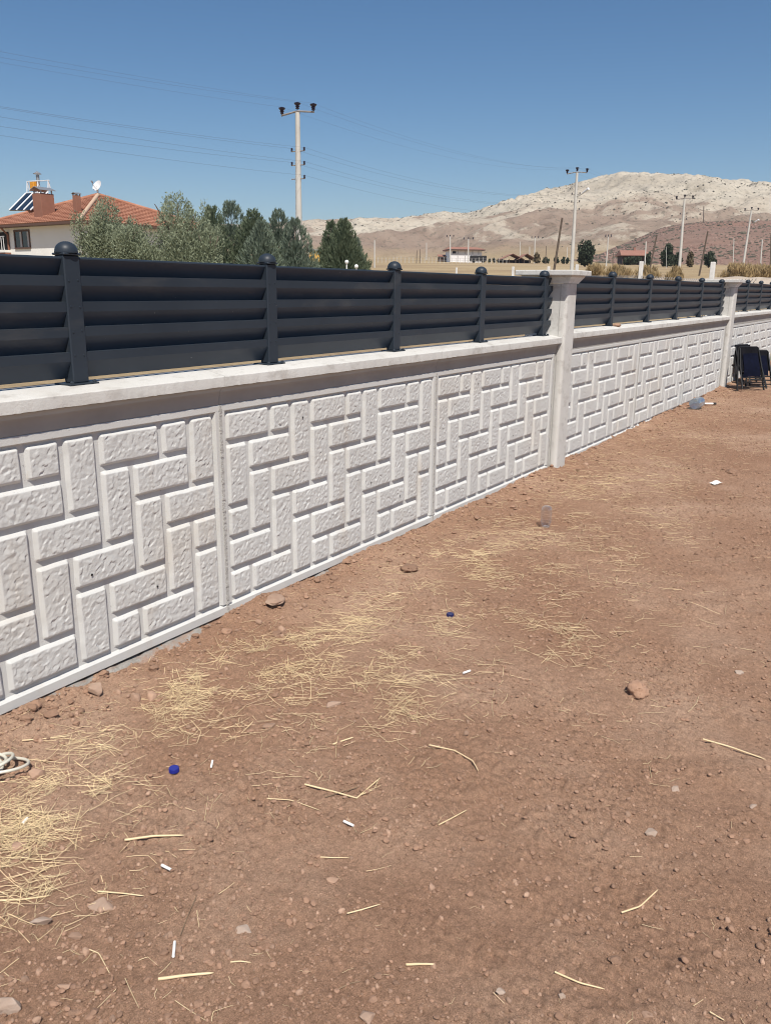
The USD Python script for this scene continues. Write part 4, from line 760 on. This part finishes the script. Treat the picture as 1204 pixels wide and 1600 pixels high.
for k in range(5):
    cablething('overhead_cable', U1[1][k], endz(U1[1][k], U1[1][k]+back, .6, (166, 168, 182, 197, 211)[k]), .6, .0036, ll[k]+' running left from the nearest pole')
    cablething('overhead_cable', U1[1][k], U2[1][k], 1.0, .0036, ll[k]+' between the first and second poles')

def pole(bx, by, tx, ty, d, rad, m, lab, name='wooden_pole', group='far poles', bar=False):
    b, tp = at(bx, by, d), at(tx, ty, d); z0 = gz(b); k = (z0-tp[2])/(b[2]-tp[2]); f = tp+(b-tp)*k; t = thing(name, lab, 'pole', f, 0, group); h = tp-f
    obj('shaft', MB().tube([h*0, h], [rad, rad*.75], 8).mesh(), M[m], t, smooth=40)
    if bar:
        e = np.append(PERP, 0)*bar; obj('crossarm', MB().tube([h*.97-e, h*.97+e], .05, 6).mesh(), M['rust_steel'], t)
        for s in (-1, 0, 1): obj('insulator', MB().lathe([(.06, 0), (.16, .15), (.1, .3), (.18, .45), (0, .5)], 8, h*.98+e*s*.95).mesh(), M['porcelain'], t)
GP = 'far poles'
for a in [(866, 417, 878, 340, 80, .12, 'pole_wood', 'dark wooden pole leaning right beside the second utility pole'), (1016, 414, 1026, 367, 105, .10, 'pole_wood', 'dark leaning pole right of the red roofed house'), (1095, 414, 1105.5, 361, 100, .10, 'pole_wood', 'dark leaning pole right of the third utility pole'),
          (1098.5, 349, 1099, 322, 480, .28, 'pole_wood', 'thin dark pole on the red slope skyline'), (1188, 407, 1190.5, 374, 150, .11, 'pole_concrete', 'short white pole right of the fourth utility pole'), (1145, 408, 1146, 372, 200, .10, 'pole_concrete', 'thin grey pole left of the fourth utility pole'),
          (1203, 411, 1204, 366, 140, .09, 'pole_wood', 'dark pole cut by the right edge'), (1007, 411, 1009, 377, 180, .14, 'pole_concrete', 'white lamp pole at the right end of the red roofed house'), (585, 411, 585, 375, 120, .10, 'pole_concrete', 'pale pole with a box right of the lone juniper'),
          (666, 402, 666, 379, 300, .16, 'pole_concrete', 'small far white pole left of the barn'), (812, 396, 812, 377, 380, .2, 'pole_concrete', 'far white pole above the open sheds'), (827, 396, 827, 385, 400, .2, 'pole_concrete', 'smallest far white pole right of the sheds top'),
          (655.5, 408, 656, 389, 200, .09, 'pole_wood', 'thin dark pole right of the lone juniper, right one of a pair'), (650.5, 407, 651, 391, 200, .09, 'pole_wood', 'thin dark pole, left one of a pair'), (852, 408, 853, 384, 230, .11, 'pole_wood', 'thin dark pole right of the brownish bush'),
          (885, 408, 886, 386, 260, .14, 'pole_concrete', 'thin white pole just left of the second utility pole'), (957, 410, 957.5, 394, 190, .10, 'pole_wood', 'short dark post left of the red roofed house'), (1041, 412, 1041, 385, 170, .05, 'pole_concrete', 'thin grey pole before the far dark tree')]:
    pole(*a[:7], a[7], group=GP, name='wooden_pole' if a[6] == 'pole_wood' else 'concrete_post')
for a in [(703, 408, 703, 369, 225, .2, 'pole_concrete', 'far utility pole at the left end of the white barn', 1.0), (731, 411, 731.5, 373, 215, .17, 'pole_concrete', 'far utility pole before the white barn', 1.3), (834.5, 406, 835.5, 371, 240, .18, 'pole_concrete', 'far utility pole right of the open sheds', 1.0), (947, 410, 950, 369, 190, .14, 'pole_concrete', 'far pole left of the red roofed house', .6)]:
    pole(*a[:7], a[7], group=GP, name='far_utility_pole', bar=a[8])

# ------------------------------------------------------------------ the house on the left
N = at(125, 344, 50); ez = N[2]; rt, fw = np.array([RT[0], RT[1]])/np.hypot(RT[0], RT[1]), FH; u = (-.81*rt+.59*fw); v2 = (.59*rt+.81*fw); HL = 10.4
h0 = gz(N)-.2; house = thing('house', 'white two storey house with an orange tiled hip roof behind the left fence', 'house', (N[0], N[1], h0), math.atan2(u[1], u[0])); E0 = ez-h0; HW = 10.
# local axes: +x along the left wall away from the near corner, y: the right wall goes to -y
def hb(name, lo, hi, m, parent=house, bev=0): return obj(name, MB().box(lo, hi, bev).fix(), M[m], parent)
ov = .55
hb('wall', (ov, -HW+ov, 0), (HL-ov, -ov, E0-.12), 'house_white'); hb('string_course', (ov-.03, -ov-.005, E0-2.05), (HL-ov, -ov+.03, E0-1.99), 'brown_frame'); hb('string_course', (ov-.03, -HW+ov, E0-2.05), (ov+.02, -ov-.005, E0-1.99), 'brown_frame')
hb('eave', (-.02, -HW-.02, E0-.12), (HL+.02, .02, E0-.0), 'brown_frame')
apex = np.array([HL/2, -HW/2, E0+1.92]); cor = [np.array([0, 0, E0]), np.array([HL, 0, E0]), np.array([HL, -HW, E0]), np.array([0, -HW, E0])]
for k in range(4):
    a, b = cor[k], cor[(k+1) % 4]; nrow = 18; V, F = [], []; L = np.linalg.norm(b-a); nrm = np.cross(b-a, apex-a); nrm /= np.linalg.norm(nrm); nrm *= np.sign(nrm[2]); m = MB()
    for i in range(nrow):
        t0, t1 = i/nrow, min(1, (i+1.12)/nrow); c = max(4, int(L*(1-t0)/.12)); s = np.linspace(0, 1, c+1); wv = .022*np.abs(np.sin(np.arange(c+1)*math.pi/2))
        e0 = (a+(b-a)*s[:, None])*(1-t0)+apex*t0+nrm*(.055+wv[:, None]); e1 = (a+(b-a)*s[:, None])*(1-t1)+apex*t1+nrm*(.01+wv[:, None]); e2 = e0-nrm*.06
        q = np.arange(c); m.add(np.vstack([e0, e1, e2]), np.vstack([np.stack([q, q+1, q+c+2, q+c+1], 1), np.stack([q+2*c+2, q+2*c+3, q+1, q], 1)]))
    roof = obj('roof', m.mesh(), M['roof_tile'], house)
    obj('hip_ridge', MB().tube([a+[0, 0, .07], apex+[0, 0, .09]], .11, 8).mesh(), M['hip_tile'] if k == 0 else M['roof_tile'], house, smooth=True)
RZ = math.atan2(u[1], u[0])
def loc(P):
    d = np.asarray(P)-np.array([N[0], N[1], h0]); c, s = math.cos(-RZ), math.sin(-RZ); return np.array([d[0]*c-d[1]*s, d[0]*s+d[1]*c, d[2]])
def world(l):
    c, s = math.cos(RZ), math.sin(RZ); return np.array([N[0]+l[0]*c-l[1]*s, N[1]+l[0]*s+l[1]*c, h0+l[2]])
n_l = np.cross(cor[1]-cor[0], apex-cor[0]); n_l /= np.linalg.norm(n_l); n_w = world(n_l)-world((0, 0, 0))
def onroof(x, y): return loc(onPlane(x, y, world(cor[0]), n_w))
def onwall(x, y): return loc(onPlane(x, y, world((0, -ov, 0)), world((0, 1, 0))-world((0, 0, 0))))
# window with frame and curtain, balcony opening, downpipes
a, b = onwall(24.5, 389), onwall(46, 358); x0, x1, z0, z1 = min(a[0], b[0]), max(a[0], b[0]), a[2], b[2]
w = hb('window', (x0+.10, -ov-.02, z0+.08), (x1-.10, -ov+.012, z1-.1), 'window_glass')
for nm, lo, hi in (('frame', (x0, -ov-.01, z1-.1), (x1, -ov+.05, z1)), ('frame', (x0, -ov-.01, z0), (x1, -ov+.07, z0+.08)), ('frame', (x0, -ov-.01, z0+.08), (x0+.10, -ov+.045, z1-.1)), ('frame', (x1-.10, -ov-.01, z0+.08), (x1, -ov+.045, z1-.1)), ('frame', ((x0+x1)/2-.03, -ov-.01, z0+.08), ((x0+x1)/2+.03, -ov+.035, z1-.1))): hb(nm, lo, hi, 'brown_frame', w)
hb('curtain', (x0+.12, -ov+.0125, z0+.1), (x0+.30, -ov+.016, z1-.12), 'curtain', w); hb('curtain', ((x0+x1)/2-.02+.06, -ov+.0125, z0+.1), ((x0+x1)/2+.25, -ov+.016, z1-.12), 'curtain', w)
a, b = onwall(1, 391), onwall(12, 362); xa, xb = sorted((a[0], b[0])); bal = hb('balcony', (xa-.1, -ov-.02, a[2]), (xb+3.0, -ov+.01, b[2]), 'dark_opening')
hb('railing', (xa-.1, -ov+.3, a[2]+.75), (xb+3, -ov+.34, a[2]+.80), 'white_metal', bal); hb('slab', (xa-.15, -ov+.011, a[2]-.14), (xb+3, -ov+.4, a[2]), 'house_white', bal); hb('parapet', (xa-.15, -ov+.011, a[2]-1.0), (xb+3, -ov+.36, a[2]-.145), 'brown_render', bal)
for k in range(9): hb('baluster', (xa+.25*k, -ov+.305, a[2]), (xa+.25*k+.03, -ov+.335, a[2]+.75), 'white_metal', bal)
q = onwall(14, 370); obj('downpipe', MB().tube([(q[0], -ov+.08, 0), (q[0], -ov+.08, E0-.5), (q[0]-.05, -.05, E0-.13)], .06, 8).mesh(), M['brown_render'], house, smooth=True)
obj('downpipe', MB().tube([(ov+.12, -ov+.08, 0), (ov+.12, -ov+.08, E0-.5), (.2, -.05, E0-.13)], .05, 8).mesh(), M['brown_frame'], house, smooth=True)
w = hb('window', (ov-.012, -ov-1.5, E0-1.5), (ov+.02, -ov-.6, E0-.45), 'window_glass')
def chimney(px, py, topy, wpx, lab, hat=True):
    q = onroof(px, py); d = np.linalg.norm(world(q)-EYE); s = wpx*d/FPX/1.25/2; tz = loc(onPlane(px, topy, world(q), np.append(FH, 0)))[2]
    c = obj('chimney', MB().box((q[0]-s, q[1]-s, q[2]-.6), (q[0]+s, q[1]+s, tz), .01).fix(), M['brown_render'], house, label=lab)
    for sx in (-1, 1):
        for sy in (-1, 1): hb('leg', (q[0]+sx*s*.8-.03, q[1]+sy*s*.8-.03, tz), (q[0]+sx*s*.8+.03, q[1]+sy*s*.8+.03, tz+.16*s/.4+.02), 'tin', c)
    h = MB(); z = tz+.16*s/.4; V = [(q[0]+a*s*1.25, q[1]+b*s*1.25, z+(.0 if a else .18*s/.4)) for b in (-1, 1) for a in (-1, 0, 1)]; h.add(V+[(x, y, zz+.025) for x, y, zz in V], [[0, 3, 4, 1], [1, 4, 5, 2], [6, 7, 10, 9], [7, 8, 11, 10], [0, 1, 7, 6], [1, 2, 8, 7], [3, 9, 10, 4], [4, 10, 11, 5], [0, 6, 9, 3], [2, 5, 11, 8]])
    obj('hat', h.fix(), M['tin'], c)
chimney(70, 336, 303, 25, 'broad brown chimney with a bent tin hat beside the solar heater'); chimney(121.5, 332, 305, 10, 'slim brown chimney nearer the roof ridge')
q = onroof(63, 322); tz = loc(onPlane(61, 273, world(q), np.append(FH, 0)))[2]; fl = obj('flue_pipe', MB().tube([q, (q[0], q[1], tz)], .10, 10).mesh(), M['tin'], house, smooth=40); obj('cowl', MB().lathe([(.0, .18), (.24, .02), (.24, 0), (0, .03)][::-1], 12, (q[0], q[1], tz+.05)).mesh(), M['tin'], fl)
# solar water heater: three tilted panels on a white stand, orange tank on a post
sb = onroof(16, 334); sr = onroof(50, 334); sh = thing('solar_water_heater', 'roof solar heater with three dark panels and an orange tank', 'solar heater', world(sb), RZ); tl = loc(onPlane(34, 311, world(sb)+np.append(FH, 0)*.9, np.append(FH, 0)))
dxp = (sr-sb)/3; upv = np.array([0, -1.25, tl[2]-sb[2]+.15]); nx = np.cross(dxp, upv); nx /= np.linalg.norm(nx); nx *= np.sign(nx[2])
for k in range(3):
    o = dxp*k+np.array([0, 0, .18]); e = dxp*.93; V = np.array([o, o+e, o+e+upv, o+upv]); m = MB().add(np.vstack([V, V+nx*.07]), [[3, 2, 1, 0], [4, 5, 6, 7], [0, 1, 5, 4], [1, 2, 6, 5], [2, 3, 7, 6], [3, 0, 4, 7]]); pnl = obj('panel', m.fix(), M['solar_glass'], sh)
    obj('frame', MB().tube([o+nx*.06, o+upv+nx*.06], .05, 6).mesh(), M['white_metal'], pnl); obj('frame', MB().tube([o+upv+nx*.06, o+upv+e+nx*.06], .035, 6).mesh(), M['white_metal'], pnl)
o = dxp*3+np.array([0, 0, .18]); obj('frame', MB().tube([o+nx*.06-dxp*.07, o+upv+nx*.06-dxp*.07], .045, 6).mesh(), M['white_metal'], sh)
tp = upv+np.array([0, 0, .18])
for k in (0.05, 1.5, 2.9): obj('stand_leg', MB().tube([dxp*k+tp+[0, -.1, .75], dxp*k+tp+[0, -.45, -.9]], .035, 6).mesh(), M['white_metal'], sh); obj('stand_leg', MB().tube([dxp*k+tp+[0, -.1, .75], dxp*k+tp*1.0], .035, 6).mesh(), M['white_metal'], sh)
obj('stand_rail', MB().tube([tp+[0, -.1, .75], dxp*3+tp+[0, -.1, .75]], .035, 6).mesh(), M['white_metal'], sh)
tk = onPlane(54, 290, world(sb)+np.append(FH, 0)*1.6, np.append(FH, 0)); tk = loc(tk)-sb; obj('tank', MB().box(tk+[-.22, -.22, -.28], tk+[.22, .22, .26], .05).fix(), M['orange_plastic'], sh, smooth=30); obj('tank_post', MB().tube([tk+[0, 0, -.28], tk+[0, 0, -1.7]], .09, 8).mesh(), M['white_metal'], sh)
# satellite dish on the apex
q = world(apex)+np.array([0, 0, .1]); dish = thing('satellite_dish', 'white satellite dish on the top of the orange roof', 'satellite dish', q, 0); dd = (-.75*np.append(FH, 0)+.45*np.append(rt, 0)*-1+np.array([0, 0, .45])); dd /= np.linalg.norm(dd)
obj('reflector', MB().lathe([(0, 0), (.12, .016), (.24, .056), (.34, .115), (.34, .13), (.24, .07), (.12, .03), (0, .012)], 24, np.array([0, 0, .5])-dd*.1, dd).mesh(), M['white_metal'], dish, smooth=True); obj('mast', MB().tube([(0, 0, -.1), (0, 0, .5)], .06, 8).mesh(), M['white_metal'], dish); obj('feed_arm', MB().tube([np.array([0, 0, .25]), np.array([0, 0, .33])+dd*.35, np.array([0, 0, .5])+dd*.40], .022, 6).mesh(), M['tin'], dish); obj('receiver', MB().tube([np.array([0, 0, .5])+dd*.36, np.array([0, 0, .5])+dd*.48], .055, 8).mesh(), M['tin'], dish)

# ------------------------------------------------------------------ far buildings
def frame_at(px, py, d, yawoff=0.): p = at(px, py, d); p[2] = gz(p); return p, math.atan2(rt[1], rt[0])+yawoff
def sc(d): return d/FPX
d = 240; p, a = frame_at(727, 411, d, .1); k = sc(d); b = thing('white_barn', 'long white barn with a low red roof below the hill', 'barn', p, a); H = at(727, 389.5, d)[2]-p[2]
obj('wall', MB().box((-24*k, 0, -.5), (24*k, 7, H)).fix(), M['barn_white'], b)
obj('roof', MB().add([(-28*k, -.8, H+.05), (28*k, -.8, H+.05), (28*k, 8, H+.05), (-28*k, 8, H+.05), (-22*k, 3.6, H+.8), (20*k, 3.6, H+.8), (-28*k, -.8, H-.25), (28*k, -.8, H-.25), (28*k, 8, H-.25), (-28*k, 8, H-.25)], [[0, 1, 5, 4], [2, 3, 4, 5], [6, 9, 8, 7], [6, 7, 1, 0], [7, 8, 2, 1], [8, 9, 3, 2], [9, 6, 0, 3]]).add([(28*k, -.8, H+.05), (28*k, 8, H+.05), (20*k, 3.6, H+.8), (-28*k, -.8, H+.05), (-28*k, 8, H+.05), (-22*k, 3.6, H+.8)], [[0, 1, 2], [4, 3, 5]]).mesh(), M['far_roof'], b)
obj('eave_board', MB().box((-28*k, -.86, H-.3), (28*k, -.81, H+.0)).fix(), M['dark_timber'], b)
for x in (-24, -12, -1, 10, 19): obj('pilaster', MB().box((x*k-.1, -.14, -.3), (x*k+.1, -.005, H-.26)).fix(), M['curtain'], b)
w_ = obj('window', MB().box((-20*k, -.06, H-1.1), (-15*k, -.006, H-.5)).fix(), M['dark_opening'], b)
p, a = frame_at(693, 408, 245, 0.); b = thing('low_shed', 'small low dark shed at the left end of the white barn', 'shed', p, a); k = sc(245); obj('wall', MB().box((-8*k, 0, -.4), (9*k, 3, 1.4)).fix(), M['dark_timber'], b); obj('roof', MB().prism([(-.4, 1.405), (-.4, 1.5), (3.4, 2.1), (3.4, 1.98)], -9*k, 10*k).fix(), M['far_roof'], b)
p, a = frame_at(762, 411, 225, 0.); b = thing('dark_trailer', 'low dark trailer in front of the right end of the white barn', 'trailer', at(748, 411, 225)*[1, 1, 0]+[0, 0, gz(at(748, 411, 225))], a); k = sc(225); obj('body', MB().box((-13*k, 0, .35), (11*k, 2, 1.75), .05).fix(), M['dark_opening'], b)
for x in (-8, 6): obj('wheel', MB().lathe([(0, -.12), (.4, -.12), (.4, .12), (0, .12)], 14, (x*k, -.1, .4), (0, 1, 0)).mesh(), M['black_metal'], b)
d = 240; k = sc(d)
for px, wl_, wr_, pk, lab in ((800, -16, 16, 0, 'left open gabled shed with a red roof'), (822, -12, 14, 0, 'right open gabled shed with a red roof and dark inside')):
    p, a = frame_at(px, 411, d, .05); b = thing('open_shed', lab, 'shed', p, a, 'open sheds below the hill'); H0, H1 = at(px, 405, d)[2]-p[2], at(px, 397, d)[2]-p[2]
    obj('back_wall', MB().box((wl_*k*.9, 5.5, -.3), (wr_*k*.9, 5.7, H0)).fix(), M['dark_timber'], b)
    for x in (wl_*.9, wl_*.3, wr_*.3, wr_*.9): obj('post', MB().box((x*k-.12, 0, -.3), (x*k+.12, .24, H0)).fix(), M['dark_timber'], b)
    for s in (wl_, wr_):
        V = np.array([(s*k*1.05, -.6, H0-.1), (0, -.6, H1), (0, 6, H1), (s*k*1.05, 6, H0-.1)]); obj('roof', MB().add(np.vstack([V, V+[0, 0, .18]]), [[0, 1, 2, 3], [7, 6, 5, 4], [0, 4, 5, 1], [1, 5, 6, 2], [2, 6, 7, 3], [3, 7, 4, 0]]).fix(), M['far_roof'], b)
        V = np.array([(s*k*1.05, -.62, H0-.1), (0, -.62, H1), (0, -.62, H1+.12), (s*k*1.05, -.62, H0+.02)]); obj('gable_board', MB().add(np.vstack([V-[0, .08, 0], V]), [[0, 1, 2, 3], [7, 6, 5, 4], [0, 4, 5, 1], [1, 5, 6, 2], [2, 6, 7, 3], [3, 7, 4, 0]]).fix(), M['dark_timber'], b)
d = 230; k = sc(d); p, a = frame_at(992, 405, d, -.08); b = thing('red_roofed_house', 'low house with a red hip roof and dark verandah under the red slope', 'house', p, a); H0, H1 = at(992, 399, d)[2]-p[2], at(992, 389.5, d)[2]-p[2]
obj('wall', MB().box((-17*k, 1.6, -.4), (17*k, 8, H0)).fix(), M['dark_timber'], b)
for x in (-18, -9, 0, 9, 18): obj('verandah_post', MB().box((x*k-.09, 0, -.4), (x*k+.09, .18, H0)).fix(), M['dark_timber'], b)
obj('roof', MB().add([(-21*k, -.6, H0), (21*k, -.6, H0), (21*k, 9, H0), (-21*k, 9, H0), (-18*k, 4.5, H1), (19*k, 4.5, H1)], [[0, 1, 5, 4], [2, 3, 4, 5], [3, 2, 1, 0]]).add([(21*k, -.6, H0), (21*k, 9, H0), (19*k, 4.5, H1), (-21*k, -.6, H0), (-21*k, 9, H0), (-18*k, 4.5, H1)], [[0, 1, 2], [4, 3, 5]]).mesh(), M['far_roof'], b)
obj('chimney', MB().box((1.5*k, 4.2, H1-.4), (4*k, 4.8, H1+.7)).fix(), M['far_roof'], b); obj('gable_wall', MB().box((17*k+.01, 2.0, -.4), (17.5*k, 7.5, H0-.01)).fix(), M['barn_white'], b)
d = 62; k = sc(d); p, a = frame_at(494, 412, d); b = thing('yellow_hut', 'yellow rendered hut glimpsed between the junipers', 'hut', p, a); H = at(494, 391, d)[2]-p[2]
obj('wall', MB().box((-10*k, 0, -.3), (22*k, 2, H)).fix(), M['yellow_paint'], b); obj('roof', MB().box((-11*k, -.15, H+.001), (23*k, 2.1, H+.06)).fix(), M['tin'], b)
for i in range(6): obj('railing_bar', MB().box((-9*k+i*.22, -.5, .0), (-9*k+i*.22+.04, -.46, H*.62)).fix(), M['black_metal'], b)
obj('railing', MB().box((-10*k, -.51, H*.62), (14*k, -.45, H*.62+.05)).fix(), M['black_metal'], b)
GL = 'garden lamps behind the fence'
for x, y, lab in ((541.5, 409, 'white garden lamp before the lone juniper, taller one'), (556.5, 416, 'white garden lamp at the right foot of the lone juniper')):
    p = at(x, y, 26); z = gz(p); t = thing('garden_lamp', lab, 'garden lamp', (p[0], p[1], z), 0, GL); obj('stem', MB().tube([(0, 0, 0), (0, 0, p[2]-z-.05)], .02, 8).mesh(), M['white_metal'], t); obj('globe', trimesh.Trimesh(trimesh.creation.icosphere(subdivisions=2, radius=.06).vertices+[0, 0, p[2]-z], trimesh.creation.icosphere(subdivisions=2).faces), M['white_plastic'], t, smooth=True)

# chain link fence across the field: white posts, mesh
cp = [(1185, 405, 28), (1114, 409, 30), (1002, 408, 36), (901.5, 413, 46), (857, 416, 53), (801.5, 416.5, 60), (713, 418, 76)]
tf = thing('chain_link_fence', 'chain link fence with white concrete posts across the dry field', 'fence', (0, 0, 0)); tops = []
for i, (x, y, d) in enumerate(cp):
    p = at(x, y, d); z = gz(p); tops.append((p, z))
    if i: obj('post', MB().box((p[0]-.07, p[1]-.07, z-.2), (p[0]+.07, p[1]+.07, p[2]), .01).fix(), M['post_white'], tf)
net = MB()
for (pa, za), (pb, zb) in zip(tops[:3], tops[1:4]):
    A0, A1, B0, B1 = np.array([*pa[:2], za+.05]), pa-[0, 0, .55], np.array([*pb[:2], zb+.05]), pb-[0, 0, .55]; Lf = np.linalg.norm(B0-A0); hh = (A1-A0)[2]; nn = int(Lf/.16)
    for s in range(-int(hh/.16)-1, nn+1):
        for sg in (1, -1):
            ts = np.clip(np.array([s, s+hh/.16])/nn, 0, 1)
            if ts[1] <= ts[0]: continue
            vv = (ts*nn-s)/(hh/.16); vv = vv if sg > 0 else 1-vv; q = [A0*(1-t_)*(1-w_)+B0*t_*(1-w_)+A1*(1-t_)*w_+B1*t_*w_ for t_, w_ in zip(ts, vv)]; net.tube(q, .008, 3, False)
obj('wire_mesh', net.mesh(), M['wire'], tf)
# picket fence far off before the barn
pf = thing('far_post_fence', 'row of pale fence posts before the white barn', 'fence', (0, 0, 0)); rr = np.random.default_rng(8); pp = []
for i in range(34):
    x = 590+i*6.1; p = at(x, 405, 205+rr.uniform(-1, 1)); z = gz(p); pp.append((p[0], p[1], z)); obj('post', MB().tube([(p[0], p[1], z-.1), (p[0]+rr.normal(0, .03), p[1], z+1.3+rr.uniform(-.2, .2))], .05, 6).mesh(), M['pole_concrete'], pf)
obj('rail_wire', MB().tube([np.array(q)+[0, 0, 1.2] for q in pp], .02, 4, False).mesh(), M['wire'], pf); obj('rail_wire', MB().tube([np.array(q)+[0, 0, .7] for q in pp], .02, 4, False).mesh(), M['wire'], pf)
# gravel bank at the right
c = at(1170, 424, 58); xs_, ys_ = np.linspace(-13, 13, 80), np.linspace(-4, 4, 30)
def berm(X, Y): return field(c[0]+X*rt[0]+Y*fw[0], c[1]+X*rt[1]+Y*fw[1])+1.05*np.exp(-(Y/2.2)**2)*np.clip((1-(X/13)**2), 0, 1)**.6-.25+.35*(meshkit.fbm(np.stack([X*1.1, Y*1.1, X*0], -1), 4, 9)-.5)
X, Y = np.meshgrid(xs_, ys_, indexing='ij'); Z = berm(X, Y); a = (np.arange(79)[:, None]*30+np.arange(29)).ravel()
o = obj('gravel_bank', (np.stack([c[0]+X*rt[0]+Y*fw[0], c[1]+X*rt[1]+Y*fw[1], Z], -1).reshape(-1, 3), np.stack([a, a+30, a+31, a+1], 1)), M['gravel_berm'], smooth=True); tag(o, 'low pale gravel bank in the field at the right', None, None, 'structure')
